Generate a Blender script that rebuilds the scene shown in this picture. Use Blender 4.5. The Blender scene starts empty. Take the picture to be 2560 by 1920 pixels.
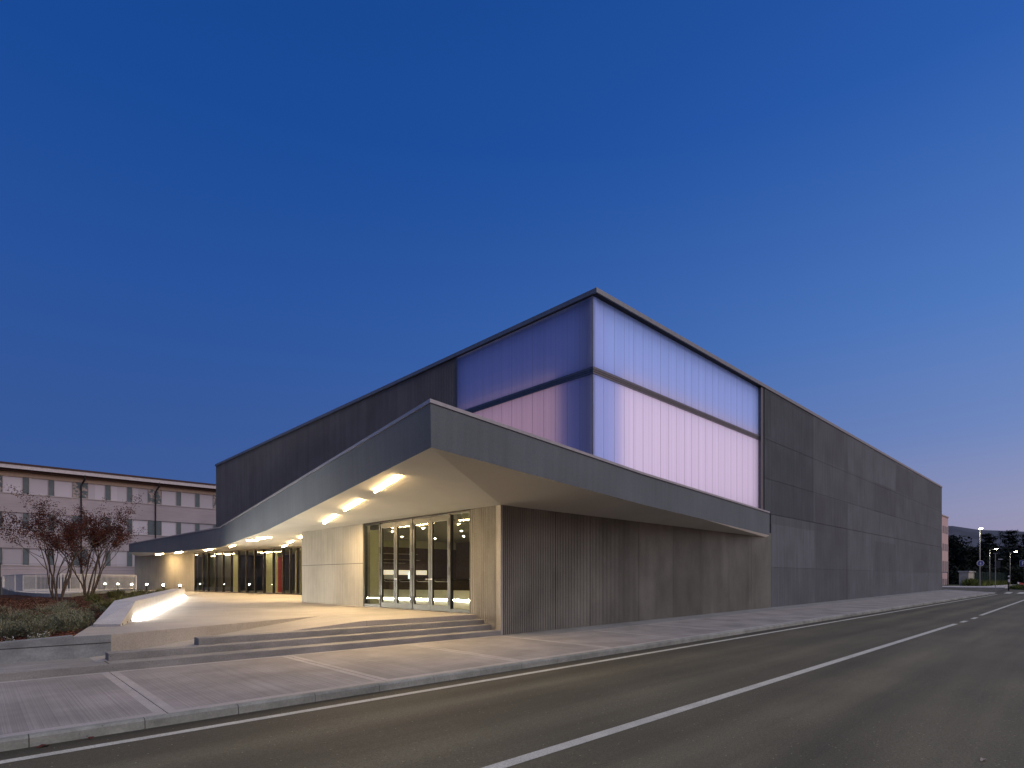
import bpy, math, random
from mathutils import Vector, noise
random.seed(7)
S = bpy.context.scene
COL = S.collection
R = math.radians

# ------------------------------------------------------------------ helpers
class MB:
    """collects shapes in world coordinates, builds ONE mesh object"""
    def __init__(self): self.v = []; self.f = []; self.m = []; self.mi = 0
    def face(self, pts):
        n = len(self.v); self.v += [tuple(p) for p in pts]
        self.f.append(tuple(range(n, n+len(pts)))); self.m.append(self.mi)
    def box(self, x0, x1, y0, y1, z0, z1):
        n = len(self.v)
        self.v += [(x0,y0,z0),(x1,y0,z0),(x1,y1,z0),(x0,y1,z0),(x0,y0,z1),(x1,y0,z1),(x1,y1,z1),(x0,y1,z1)]
        for q in ((0,3,2,1),(4,5,6,7),(0,1,5,4),(1,2,6,5),(2,3,7,6),(3,0,4,7)):
            self.f.append(tuple(n+i for i in q)); self.m.append(self.mi)
    def prism(self, poly, z0, z1):
        """poly: list of (x,y) counter-clockwise; z0,z1 numbers or functions"""
        a = z0 if callable(z0) else (lambda x,y: z0)
        b = z1 if callable(z1) else (lambda x,y: z1)
        k = len(poly); n = len(self.v)
        self.v += [(x,y,a(x,y)) for x,y in poly] + [(x,y,b(x,y)) for x,y in poly]
        self.f.append(tuple(n+i for i in reversed(range(k)))); self.m.append(self.mi)
        self.f.append(tuple(n+k+i for i in range(k))); self.m.append(self.mi)
        for i in range(k):
            j = (i+1) % k
            self.f.append((n+i, n+j, n+k+j, n+k+i)); self.m.append(self.mi)
    def slab(self, a, b, t, z0, z1):
        """vertical slab from plan point a to b with thickness t to the left"""
        a = Vector(a); b = Vector(b); d = (b-a).normalized(); p = Vector((-d.y, d.x))*t
        self.prism([a, b, b+p, a+p] if t > 0 else [a+p, b+p, b, a], z0, z1)
    def tube(self, pts, rad, n=8, caps=True):
        pts = [Vector(p) for p in pts]
        rad = rad if isinstance(rad, (list, tuple)) else [rad]*len(pts)
        base = len(self.v)
        for i, p in enumerate(pts):
            d = (pts[min(i+1, len(pts)-1)] - pts[max(i-1, 0)]).normalized()
            s = d.cross(Vector((0,0,1)))
            if s.length < 1e-3: s = Vector((1,0,0))
            s.normalize(); t = d.cross(s)
            for k in range(n):
                a = 2*math.pi*k/n
                self.v.append(tuple(p + (s*math.cos(a) + t*math.sin(a))*rad[i]))
        for i in range(len(pts)-1):
            for k in range(n):
                l = (k+1) % n
                self.f.append((base+i*n+k, base+i*n+l, base+(i+1)*n+l, base+(i+1)*n+k)); self.m.append(self.mi)
        if caps:
            self.f.append(tuple(base+k for k in reversed(range(n)))); self.m.append(self.mi)
            e = base+(len(pts)-1)*n
            self.f.append(tuple(e+k for k in range(n))); self.m.append(self.mi)
    def build(self, name, mats, parent=None, smooth=False, bevel=0):
        me = bpy.data.meshes.new(name)
        off = Vector((0,0,0))
        p = parent
        while p is not None: off += p.location; p = p.parent
        me.from_pydata([tuple(Vector(v)-off) for v in self.v], [], self.f)
        mats = mats if isinstance(mats, (list, tuple)) else [mats]
        for m in mats: me.materials.append(m)
        if len(mats) > 1: me.polygons.foreach_set('material_index', self.m)
        if smooth: me.polygons.foreach_set('use_smooth', [True]*len(me.polygons))
        me.update()
        o = bpy.data.objects.new(name, me); COL.objects.link(o)
        if parent is not None: o.parent = parent
        if bevel:
            b = o.modifiers.new('bevel', 'BEVEL'); b.width = bevel; b.segments = 2; b.limit_method = 'ANGLE'
        return o
def tag(o, label=None, cat=None, group=None, kind=None):
    if label: o['label'] = label
    if cat: o['category'] = cat
    if group: o['group'] = group
    if kind: o['kind'] = kind
    return o
def empty(name, loc=(0,0,0), rz=0):
    o = bpy.data.objects.new(name, None); COL.objects.link(o); o.location = loc; o.rotation_euler = (0,0,rz)
    o.empty_display_size = .3
    return o
def copy_tree(o, parent=None):
    c = o.copy(); COL.objects.link(c); c.parent = parent
    for ch in list(o.children): copy_tree(ch, c)
    return c

# ------------------------------------------------------------------ materials
def srgb(r, g, b):
    f = lambda c: (c/12.92 if c <= .04045 else ((c+.055)/1.055)**2.4)
    return (f(r/255), f(g/255), f(b/255), 1)
class N:
    def __init__(self, name):
        self.mat = bpy.data.materials.new(name); self.mat.use_nodes = True
        self.t = self.mat.node_tree; self.n = self.t.nodes; self.b = self.n['Principled BSDF']
        self.out = self.n['Material Output']
    def link(self, a, b): self.t.links.new(a, b)
    def new(self, k, **kw):
        n = self.n.new(k)
        for a, v in kw.items(): setattr(n, a, v)
        return n
    def pos(self, scale=(1,1,1)):
        if not hasattr(self, '_p'): self._p = self.new('ShaderNodeNewGeometry').outputs['Position']
        m = self.new('ShaderNodeVectorMath', operation='MULTIPLY'); self.link(self._p, m.inputs[0]); m.inputs[1].default_value = scale
        return m.outputs[0]
    def noise(self, scale=(1,1,1), sc=1, detail=4, rough=.55):
        n = self.new('ShaderNodeTexNoise'); n.inputs['Scale'].default_value = sc
        n.inputs['Detail'].default_value = detail; n.inputs['Roughness'].default_value = rough
        self.link(self.pos(scale), n.inputs['Vector']); return n.outputs['Fac']
    def rng(self, x, a, b, c, d):
        m = self.new('ShaderNodeMapRange'); self.link(x, m.inputs[0])
        for i, v in enumerate((a,b,c,d)): m.inputs[1+i].default_value = v
        return m.outputs[0]
    def math(self, op, a, b):
        m = self.new('ShaderNodeMath', operation=op)
        for i, x in enumerate((a,b)):
            if isinstance(x, (int,float)): m.inputs[i].default_value = x
            else: self.link(x, m.inputs[i])
        return m.outputs[0]
    def mix(self, fac, a, b, blend='MIX'):
        m = self.new('ShaderNodeMix', data_type='RGBA', blend_type=blend)
        if isinstance(fac, (int,float)): m.inputs[0].default_value = fac
        else: self.link(fac, m.inputs[0])
        for i, x in ((6,a),(7,b)):
            if isinstance(x, tuple): m.inputs[i].default_value = x
            else: self.link(x, m.inputs[i])
        return m.outputs[2]
    def scale(self, col, k):   # multiply a colour by a scalar socket
        m = self.new('ShaderNodeVectorMath', operation='SCALE')
        if isinstance(col, tuple): m.inputs[0].default_value = col[:3]
        else: self.link(col, m.inputs[0])
        if isinstance(k, (int,float)): m.inputs[3].default_value = k
        else: self.link(k, m.inputs[3])
        return m.outputs[0]
    def bump(self, h, strength=.3, dist=.01):
        b = self.new('ShaderNodeBump'); b.inputs['Strength'].default_value = strength; b.inputs['Distance'].default_value = dist
        self.link(h, b.inputs['Height']); self.link(b.outputs[0], self.b.inputs['Normal'])
    def col(self, c):
        if isinstance(c, tuple): self.b.inputs['Base Color'].default_value = c
        else: self.link(c, self.b.inputs['Base Color'])
        return self
    def set(self, rough=.7, metal=0, spec=.5):
        self.b.inputs['Roughness'].default_value = rough; self.b.inputs['Metallic'].default_value = metal
        self.b.inputs['Specular IOR Level'].default_value = spec; return self
def g(v, t=(1,1,1)): return (v*t[0], v*t[1], v*t[2], 1)

def concrete(name, c, var=.22, stain=.5, streak=(9,9,.35), board=0, rough=.85, cell=None, pits=0, speck=.12, spec=.3):
    m = N(name); base = c
    big = m.rng(m.noise((1,1,1), .45, 5), .3, .7, 1-var, 1+var)
    st = m.rng(m.noise(streak, 1, 5, .6), .3, .75, 1+stain*.25, 1-stain*.45)
    fine = m.rng(m.noise((1,1,1), 35, 3), .3, .7, 1-speck, 1+speck)
    k = m.math('MULTIPLY', m.math('MULTIPLY', big, st), fine)
    if board:
        bn = m.new('ShaderNodeTexWhiteNoise', noise_dimensions='2D')
        v = m.new('ShaderNodeVectorMath', operation='FLOOR'); m.link(m.pos((board,board,0)), v.inputs[0]); m.link(v.outputs[0], bn.inputs[0])
        k = m.math('MULTIPLY', k, m.rng(bn.outputs[0], 0, 1, .86, 1.12))
    if cell:
        bn = m.new('ShaderNodeTexWhiteNoise', noise_dimensions='3D')
        v = m.new('ShaderNodeVectorMath', operation='FLOOR')
        a = m.new('ShaderNodeVectorMath', operation='ADD'); m.link(m.pos(cell[0]), a.inputs[0]); a.inputs[1].default_value = cell[1]
        m.link(a.outputs[0], v.inputs[0]); m.link(v.outputs[0], bn.inputs[0])
        k = m.math('MULTIPLY', k, m.rng(bn.outputs[0], 0, 1, .80, 1.16))
    if pits:
        vo = m.new('ShaderNodeTexVoronoi'); vo.inputs['Scale'].default_value = 14; m.link(m.pos((1,1,1)), vo.inputs['Vector'])
        pn = m.math('MULTIPLY', m.rng(vo.outputs['Distance'], .06, .16, 1, 0), m.rng(m.noise((1,1,1), 1.6, 2), .5, .62, 0, 1))
        k = m.math('MULTIPLY', k, m.rng(pn, 0, 1, 1, .45))
    m.col(m.scale(base, k)); m.set(rough, 0, spec)
    m.bump(m.noise((1,1,.5), 26, 5), .25, .012)
    return m.mat
def plain(name, c, rough=.6, metal=0, spec=.5, var=.12, sc=6):
    m = N(name); k = m.rng(m.noise((1,1,1), sc, 4), .3, .7, 1-var, 1+var)
    m.col(m.scale(c, k)).set(rough, metal, spec); return m.mat
def emit(name, c, s):
    m = N(name); m.b.inputs['Base Color'].default_value = (.8,.8,.8,1)
    m.b.inputs['Emission Color'].default_value = c; m.b.inputs['Emission Strength'].default_value = s
    return m.mat
def glass(name, tint=(.9,.95,.9,1), refl=1.0):
    m = N(name); m.n.remove(m.b)
    fr = m.new('ShaderNodeFresnel'); fr.inputs[0].default_value = 1.5
    tr = m.new('ShaderNodeBsdfTransparent'); tr.inputs[0].default_value = tint
    gl = m.new('ShaderNodeBsdfGlossy'); gl.inputs['Roughness'].default_value = 0.0
    mx = m.new('ShaderNodeMixShader'); m.link(m.math('MULTIPLY', fr.outputs[0], refl), mx.inputs[0])
    m.link(tr.outputs[0], mx.inputs[1]); m.link(gl.outputs[0], mx.inputs[2]); m.link(mx.outputs[0], m.out.inputs[0])
    return m.mat

CONC_DARK = (.088,.097,.112,1)
M = {}
M['hall_right'] = concrete('dark_concrete_panels', CONC_DARK, .14, .45, (5,5,.3), board=0, cell=((1/6.35,0,.45),(.0,0,.0)))
M['hall_ribbed'] = concrete('ribbed_concrete', (.176,.173,.152,1), .20, .5, (1.4,1.4,.4), cell=((1/2.33,0,0),(.0,0,.0)))
M['hall_left'] = concrete('ribbed_metal_concrete', g(.135, (1.0,.98,.98)), .14, .4, (3,3,.12), spec=.4)
M['corner'] = concrete('ribbed_light_concrete', g(.29, (1.02,.99,.92)), .2, .45, (6,6,.5))
M['wall_light'] = concrete('board_marked_concrete', g(.235, (1.08,.99,.82)), .2, .45, (12,12,.5), board=0)
M['fascia'] = concrete('canopy_fascia_concrete', (.104,.120,.139,1), .08, .22, (6,6,.3))
M['soffit'] = concrete('soffit_plaster', g(.46, (1.03,.98,.86)), .06, .1, (1,1,1), speck=.03)
M['plaza'] = concrete('plaza_concrete', g(.275, (1.02,.97,.92)), .14, .35, (.5,2.2,1))
M['step'] = concrete('step_concrete', g(.19, (1.0,.99,.97)), .20, .6, (1.5,6,6), pits=1)
M['step_worn'] = concrete('edge_concrete', g(.205, (.92,1.0,1.06)), .28, .8, (2,2,5), pits=1)
M['bench'] = concrete('bench_concrete', g(.36, (1.0,.99,1.02)), .08, .3, (3,3,3))
M['kerb'] = concrete('kerb_stone', g(.21, (.95,1.0,.93)), .30, .8, (3,3,5), pits=1)
M['joint'] = plain('joint_filler', g(.03), .9)
M['roof_metal'] = plain('roof_edge_metal', g(.19, (.97,1,1.06)), .45, .35)
M['coping'] = plain('coping_metal', g(.30, (1,1,1.05)), .4, .3)
M['band'] = plain('band_metal', g(.12, (1,1,1.1)), .4, .5)
M['frame'] = plain('door_frame_metal', g(.058, (.97,1,.92)), .42, .6)
M['bronze'] = plain('dark_bronze_metal', g(.045, (1.15,1,.85)), .4, .5)
M['black'] = plain('black_metal', g(.012), .5, .2)
M['steel'] = plain('brushed_steel', g(.5), .3, 1)
M['glass'] = glass('window_glass', (.92,.94,.84,1), 1.0)
M['rail'] = plain('pale_railing_paint', g(.58, (1,.98,.95)), .5, .1)
M['bark'] = plain('tree_bark', g(.06, (1.3,.95,.72)), .9, var=.3, sc=14)

# pavement, broom finished (brush lines across the walk)
m = N('broom_concrete')
br = m.noise((48,.10,1), 1, 3, .6); br2 = m.noise((130,.16,1), 1, 2, .5)
k = m.math('MULTIPLY', m.rng(br, .32, .66, .84, 1.08), m.rng(br2, .3, .7, .86, 1.08))
k = m.math('MULTIPLY', k, m.rng(m.noise((1,1,1), .8, 6, .62), .3, .7, .76, 1.16))
k = m.math('MULTIPLY', k, m.rng(m.noise((.5,1.1,1), 1, 5), .35, .75, 1.06, .82))
m.col(m.scale((.244,.230,.226,1), k)).set(.9, 0, .25)
m.bump(m.math('ADD', br, br2), .5, .006); M['broom'] = m.mat
M['smooth_walk'] = concrete('trowelled_margin', g(.285, (1.03,.98,.96)), .15, .4, (2,2,1))
M['wallstrip'] = concrete('wall_side_strip', g(.18, (.98,1.0,1.03)), .15, .4, (1,5,1))

# asphalt
m = N('asphalt')
sp = m.noise((1,1,1), 95, 2, .7); sp2 = m.noise((1,1,1), 38, 3, .6)
k = m.math('MULTIPLY', m.rng(sp, .3, .7, .62, 1.38), m.rng(sp2, .35, .65, .85, 1.15))
k = m.math('MULTIPLY', k, m.rng(m.noise((.10,1.5,1), 1, 5), .3, .7, .74, 1.25))
k = m.math('MULTIPLY', k, m.rng(m.noise((1,1,1), .35, 4), .3, .7, .84, 1.14))
# dusty wheel tracks along the lanes and a dark gutter line
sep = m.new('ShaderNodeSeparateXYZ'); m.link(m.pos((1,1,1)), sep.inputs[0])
def bandv(c, w): return m.rng(m.math('ABSOLUTE', m.math('SUBTRACT', sep.outputs[1], c), 0), 0, w, 1, 0)
tr = m.math('ADD', m.math('ADD', bandv(-5.55,.5), bandv(-7.0,.45)), m.math('ADD', bandv(-9.2,.7), bandv(-11,.9)))
k = m.math('MULTIPLY', k, m.rng(m.math('MULTIPLY', tr, m.noise((.12,1.2,1), 1, 4)), 0, .7, .93, 1.3))
k = m.math('MULTIPLY', k, m.rng(m.math('ABSOLUTE', m.math('SUBTRACT', sep.outputs[1], -4.2), 0), .0, .5, .62, 1))
wv = m.new('ShaderNodeTexWhiteNoise', noise_dimensions='3D'); fl = m.new('ShaderNodeVectorMath', operation='FLOOR'); m.link(m.pos((75,75,75)), fl.inputs[0]); m.link(fl.outputs[0], wv.inputs[0])
k = m.math('MULTIPLY', k, m.rng(sep.outputs[1], -4.2, -10.5, .80, 1.14))  # overall tone ramps from darker at the kerb to paler across the lanes
k = m.math('ADD', k, m.rng(wv.outputs[0], .9965, .999, 0, 2.2))
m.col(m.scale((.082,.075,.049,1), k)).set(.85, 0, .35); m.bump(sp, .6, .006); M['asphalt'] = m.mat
m = N('road_paint')
k = m.math('MULTIPLY', m.rng(m.noise((1,1,1), 60, 4, .75), .34, .60, .50, 1.05), m.rng(m.noise((1,1,1), 3, 5), .3, .7, .82, 1.08))
m.col(m.scale(g(.48, (1,1,.88)), k)).set(.8); M['paint'] = m.mat
# planting bed
m = N('bark_mulch')
vo = m.new('ShaderNodeTexVoronoi'); vo.inputs['Scale'].default_value = 22; m.link(m.pos((1,1.6,1)), vo.inputs['Vector'])
c1 = m.mix(m.rng(m.noise((1,1,1), 12, 4), .3, .7, 0, 1), g(.016,(1.5,.85,.65)), g(.06,(1.6,.72,.5)))
m.col(m.mix(.55, c1, vo.outputs['Color'], 'MULTIPLY')).set(.95, 0, .1); m.bump(vo.outputs['Distance'], 1, .03); M['mulch'] = m.mat
m = N('grass_ground')
m.col(m.scale(g(.05,(.9,1.1,.6)), m.rng(m.noise((1,1,1), 3, 6), .3, .7, .4, 1.4))).set(.95, 0, .1); M['ground'] = m.mat
M['leaf_red'] = plain('autumn_leaf', g(.032,(2.2,.72,.5)), .75, 0, .15, .55, 5)
M['grassblade'] = plain('ornamental_grass_blade', g(.085,(1.05,1.05,.35)), .8, 0, .2, .5, 4)
M['sage'] = plain('grey_green_leaf', g(.13,(.95,1.05,.72)), .85, 0, .1, .45, 5)
M['brownplant'] = plain('brown_groundcover_leaf', g(.055,(1.7,.85,.6)), .85, 0, .1, .6, 5)
M['stalk'] = plain('dry_stalk', g(.20,(1.1,1.0,.75)), .85, 0, .1, .4, 6)
M['whiteflower'] = plain('white_petal', g(.6), .8)
M['weed'] = plain('weed_leaf', g(.11,(.95,1.15,.3)), .85, 0, .1, .5, 2)
M['darkleaf'] = plain('dark_evergreen_leaf', g(.018,(.85,1.1,.9)), .9, 0, .05, .5, .6)
M['darkbark'] = plain('dark_bark', g(.03), .95)

# ------------------------------------------------------------------ ground heights
def zr(u):                                   # road surface along the street
    if u <= 64: return -.15 + .0027*(u+10.7)
    t = min(1, (u-64)/14); return .052 + .37*t*t*(3-2*t)
def zk(u): return zr(u) + .115               # top of kerb
def zw(u): return max(0.0, .0067*u)          # pavement at the wall line
def zwalk(u, v): t = min(1, max(0, (v+4.0)/4.0)); return zk(u)*(1-t) + zw(u)*t

b = MB()
us = [-600,-200,-80,-40,-20,-10.7]+[i*4 for i in range(-2,17)]+[66,69,72,75,78,90,120,200,600,1500,3000]
vs = [-3000,-800,-200,-60,-30,-16,-4.05]
for i in range(len(us)-1):
    for j in range(len(vs)-1):
        b.face([(us[i],vs[j],zr(us[i])),(us[i+1],vs[j],zr(us[i+1])),(us[i+1],vs[j+1],zr(us[i+1])),(us[i],vs[j+1],zr(us[i]))])
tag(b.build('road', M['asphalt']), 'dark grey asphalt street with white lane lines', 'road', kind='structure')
b = MB()
vs = [-4.05, 60, 200, 800, 3000]
for i in range(len(us)-1):
    for j in range(len(vs)-1):
        d = .1 if us[i] < 60 else .0
        z0, z1 = zr(us[i])-.12*(us[i]<64), zr(us[i+1])-.12*(us[i+1]<64)
        b.face([(us[i],vs[j],z0),(us[i+1],vs[j],z1),(us[i+1],vs[j+1],z1),(us[i],vs[j+1],z0)])
tag(b.build('ground', M['ground']), 'dark ground behind the buildings', 'ground', kind='structure')

# side street behind the hall end, in asphalt
b = MB(); 
for i in range(len(us)-1):
    if us[i] >= 66: 
        a, c = us[i], us[i+1]
        if a >= 80: break
        c = min(c, 80)
        b.face([(a,-4.05,zr(a)+.004),(c,-4.05,zr(c)+.004),(c,60,zr(c)+.004),(a,60,zr(a)+.004)])
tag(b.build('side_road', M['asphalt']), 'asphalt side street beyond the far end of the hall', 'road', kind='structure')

# lane markings
def stripe(mb, u0, u1, v0, w=.14, v1=None, z=.004):
    v1 = v0 if v1 is None else v1
    n = max(1, int((u1-u0)/3))
    for i in range(n):
        a, c = u0+(u1-u0)*i/n, u0+(u1-u0)*(i+1)/n
        va, vc = v0+(v1-v0)*i/n, v0+(v1-v0)*(i+1)/n
        mb.face([(a,va-w/2,zr(a)+z),(c,vc-w/2,zr(c)+z),(c,vc+w/2,zr(c)+z),(a,va+w/2,zr(a)+z)])
b = MB(); stripe(b, -40, 63, -4.57, .13); tag(b.build('edge_line', M['paint']), 'continuous white edge line beside the kerb', 'road marking', kind='structure')
b = MB(); stripe(b, -40, 15.6, -7.83, .155, -8.05); tag(b.build('centre_line', M['paint']), 'long white centre line on the asphalt', 'road marking', kind='structure')
b = MB()
for u0, u1 in ((16.6,17.7),(19.2,20.4)): stripe(b, u0, u1, -8.08, .15)
stripe(b, 22.2, 62, -8.0, .15, -7.6)
for i in range(9): b.box(66.6, 69.4, -4.6-1.05*i-.5, -4.6-1.05*i, .0, .0)
b.v = b.v[:]; 
tag(b.build('lane_dashes', M['paint']), 'short white dashes and line further along the street', 'road marking', kind='structure')
b = MB()
for i in range(9):
    v0 = -4.75-1.0*i
    b.face([(66.2,v0-.5,zr(66.2)+.01),(69.2,v0-.5,zr(69.2)+.012),(69.2,v0,zr(69.2)+.012),(66.2,v0,zr(66.2)+.01)])
tag(b.build('zebra_crossing', M['paint']), 'white crossing bars across the street at the junction', 'road marking', kind='structure')

# pavement slabs with broom finish, trowelled margins and open joints
b = MB(); bs = MB()
J = [-9.17+3.03*k for k in range(-10, 26)]
def panel(u0, u1, v0, v1, mi, mg=(.12,.12,.15,.12)):
    gp = .006
    U = [u0+gp, u0+mg[0], u0+mg[0]+(u1-u0-mg[0]-mg[1])*.33, u0+mg[0]+(u1-u0-mg[0]-mg[1])*.66, u1-mg[1], u1-gp]
    V = [v0, v0+mg[2], v0+mg[2]+(v1-v0-mg[2]-mg[3])*.5, v1-mg[3], v1]
    for i in range(5):
        for j in range(4):
            b.mi = mi if (0 < i < 4 and 0 < j < 3) else (2 if mi == 2 else 1)
            b.face([(U[i],V[j],zwalk(U[i],V[j])),(U[i+1],V[j],zwalk(U[i+1],V[j])),(U[i+1],V[j+1],zwalk(U[i+1],V[j+1])),(U[i],V[j+1],zwalk(U[i],V[j+1]))])
    b.mi = 1
    for uu in (u0+gp, u1-gp):
        b.face([(uu,v0,zwalk(uu,v0)-.1),(uu,v0,zwalk(uu,v0)),(uu,v1,zwalk(uu,v1)),(uu,v1,zwalk(uu,v1)-.1)])
for i in range(len(J)-1):
    if J[i] < -.5: panel(J[i], J[i+1], -4.0, -.001, 0)
    else:
        u1 = min(J[i+1], 66)
        panel(J[i], u1, -4.0, -.93, 0, (.05,.05,.12,.06)); panel(J[i], u1, -.92, -.001, 2)
    if J[i+1] > 66: break
o = b.build('pavement', [M['broom'], M['smooth_walk'], M['wallstrip']])
tag(o, 'pale concrete pavement with brushed finish beside the street', 'pavement', kind='structure')
b = MB()
for i in range(len(us)-1):
    a, c = max(us[i], -40), min(us[i+1], 66)
    if c > a: b.face([(a,-4,zwalk(a,-4)-.09),(c,-4,zwalk(c,-4)-.09),(c,1.2,zwalk(c,0)-.09),(a,1.2,zwalk(a,0)-.09)])
tag(b.build('pavement_bedding', M['joint']), 'dark bedding under the pavement slabs', 'pavement', kind='structure')
# kerb stones with rounded nose and joints
b = MB(); u = -39.3
while u < 66:
    a, c = u+.003, u+1.025
    for (v0, e0), (v1, e1) in zip([(-4.125,-.16),(-4.115,-.025),(-4.09,0),(-4.0,.0)], [(-4.115,-.025),(-4.09,0),(-4.0,.0),(-3.998,-.16)]):
        b.face([(a,v0,zk(a)+e0+.002),(c,v0,zk(c)+e0+.002),(c,v1,zk(c)+e1+.002),(a,v1,zk(a)+e1+.002)])
    for q in (a, c): b.face([(q,-4.125,zk(q)-.16),(q,-4.115,zk(q)-.025),(q,-4.09,zk(q)),(q,-3.998,zk(q)),(q,-3.998,zk(q)-.16)])
    u += 1.03
tag(b.build('kerb', M['kerb']), 'weathered grey kerb stones along the street', 'kerb', kind='structure')

# ------------------------------------------------------------------ plaza, ramp, steps
FL = .543
b = MB()
b.prism([(-9.53,1.25),(-8.95,1.25),(-3.29,3.78),(-3.65,1.04),(-.003,1.04),(-.003,13.0),(14,13.0),(14,60),(-2.6,60),(-2.6,27),(-2.2,25.7),(-8.95,3.9)], -.15, FL)
o = b.build('plaza', M['plaza'], bevel=.008); tag(o, 'raised pale concrete forecourt in front of the glass doors', 'forecourt', kind='structure')
b = MB()
rz = lambda u,v: .137 + .0722*max(0, u+9.3)
b.prism([(-9.3,.42),(-9.13,.42),(-9.13,.725),(-7.59,.725),(-7.59,1.045),(-3.653,1.045),(-3.30,3.77),(-8.95,1.247),(-9.3,1.247)], -.14, rz)
tag(b.build('ramp', M['plaza']), 'gentle concrete access ramp rising between the steps and the forecourt edge', 'ramp', kind='structure')
st = empty('entrance_steps', (-4, .5, 0)); tag(st, 'low concrete entrance steps rising from the pavement to the glass doors', 'steps')
for u0, v0, v1, z1 in ((-40,0.0,1.246,.136),(-9.12,.405,.724,.272),(-7.58,.729,1.043,.408)):
    b = MB(); uu = u0
    b.prism([(u0,v0),(-.004,v0),(-.004,v1),(u0,v1)], -.12, z1)
    b.build('step', M['step'], st, bevel=.012)
b = MB(); b.box(-9.18,-9.158,.02,1.2,.1365,.1395); b.build('tread_joint', M['joint'], st)
# retaining wall of the planting bed, board marked
b = MB()
wz = lambda u,v: .56 + .052*min(0, max(u+9.5, -12))
b.prism([(-40,1.22),(-15,1.22),(-12,1.22),(-9.53,1.22),(-9.53,1.42),(-12,1.42),(-15,1.42),(-40,1.42)], -.1, .384)
b.prism([(-40,1.226),(-15,1.226),(-12,1.226),(-9.53,1.226),(-9.53,1.416),(-12,1.416),(-15,1.416),(-40,1.416)], .394, wz)
b.prism([(-9.531,1.222),(-8.952,1.222),(-8.952,1.247),(-9.531,1.247)], -.1, .384); b.prism([(-9.531,1.226),(-8.952,1.226),(-8.952,1.247),(-9.531,1.247)], .394, FL-.002)
o = b.build('retaining_wall', M['step_worn'], bevel=.006)
b = MB(); b.box(-40,-8.956,1.2185,1.23,.3835,.3945)  # dark strip put in for the shade inside the board groove
b.build('board_groove_shade', M['joint'], o); tag(o, 'low board marked concrete wall holding back the planting bed', 'retaining wall')

# long concrete bench with sloping nose and light strip
P0 = Vector((-8.48,3.22)); P1 = Vector((-1.66,25.8)); L0 = Vector((-8.92,3.64))
dr = (P1-P0).normalized(); pp = Vector((-dr.y, dr.x))
R1 = P0 + dr*2.34; L1 = L0 + dr*2.75; L2 = P1 + pp*.6
b = MB(); zt = 1.02
v3 = lambda p, z: (p.x, p.y, z)
zb = FL+.002; zn = FL+.055
b.face([v3(L0,zb),v3(P0,zb),v3(P0,zn),v3(L0,zn)])
b.face([v3(L0,zn),v3(P0,zn),v3(R1,zt),v3(L1,zt)])
b.face([v3(L1,zt),v3(R1,zt),v3(P1,zt),v3(L2,zt)])
b.face([v3(P0,zb),v3(P1,zb),v3(P1,zt),v3(R1,zt),v3(P0,zn)])
b.face([v3(P1,zb),v3(L2,zb),v3(L2,zt),v3(P1,zt)])
b.face([v3(L2,zb),v3(L0,zb),v3(L0,zn),v3(L1,zt),v3(L2,zt)])
be = b.build('concrete_bench', M['bench']); tag(be, 'long low concrete bench with a sloping nose and light along its foot', 'bench')
b = MB(); a = P0+dr*1.85 - pp*.03; c = P1 - dr*.15 - pp*.03
A0, A1, C0, C1 = a+pp*.028, a-pp*.006, c+pp*.028, c-pp*.006
b.face([v3(A1,FL+.004),v3(C1,FL+.004),v3(C1,FL+.045),v3(A1,FL+.045)]); b.mi = 1
b.face([v3(A1,FL+.045),v3(C1,FL+.045),v3(C0,FL+.045),v3(A0,FL+.045)]); b.face([v3(A0,FL+.004),v3(A1,FL+.004),v3(A1,FL+.045),v3(A0,FL+.045)])
M['led'] = emit('bench_led', (1,.92,.78,1), 420)
M['led_top'] = emit('bench_led_top', (1,.92,.78,1), 110)
b.build('light_strip', [M['led'], M['led_top']], be)
for t in (.25, .95, 1.5): 
    b = MB(); q = P0+dr*t - pp*.002; b.tube([v3(q,FL+.035), v3(q-pp*.008,FL+.035)], .022, 10); b.build('fixing_hole', M['black'], be)

# ------------------------------------------------------------------ the hall
H = empty('concert_hall', (4.4, 0, 0)); tag(H, 'large dark concrete hall with a glowing translucent corner and folded entrance canopy', 'hall')
ZT = 11.45
def ribs(mb, a, bb, z0, z1, pitch, depth, duty=.55):
    """ribbed wall face from plan a to b, outward to the right of a->b; z0 may be a function of the plan point"""
    a = Vector(a); bb = Vector(bb); d = bb-a; Ln = d.length; d.normalize(); o = Vector((d.y,-d.x))
    f0 = z0 if callable(z0) else (lambda p: z0)
    n = int(Ln/pitch); pts = [a]
    p = Ln/n
    for i in range(n):
        s = a + d*(i*p)
        pts += [s + d*(p*(1-duty)*.35) - o*depth, s + d*(p*(1-duty)*.9) - o*depth, s + d*(p*(1-duty)*1.2), s + d*p]
    for i in range(len(pts)-1):
        q, w = pts[i], pts[i+1]
        mb.face([(q.x,q.y,f0(q)),(w.x,w.y,f0(w)),(w.x,w.y,z1),(q.x,q.y,z1)])
# lower right-hand wall, ribbed, in panels with open joints
b = MB(); jo = [.0,2.31,4.07,6.86,9.30,11.74,14.18,16.56,18.95]
for i in range(len(jo)-1):
    ribs(b, (jo[i]+(.09 if i == 0 else .008), 0), (jo[i+1]-.008, 0), lambda p: zw(p.x)-.12, 3.95, .075, .032, .55)
b.box(.006,18.95,.044,.2,-.15,3.95)
b.build('ribbed_wall', M['hall_ribbed'], H)
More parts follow.
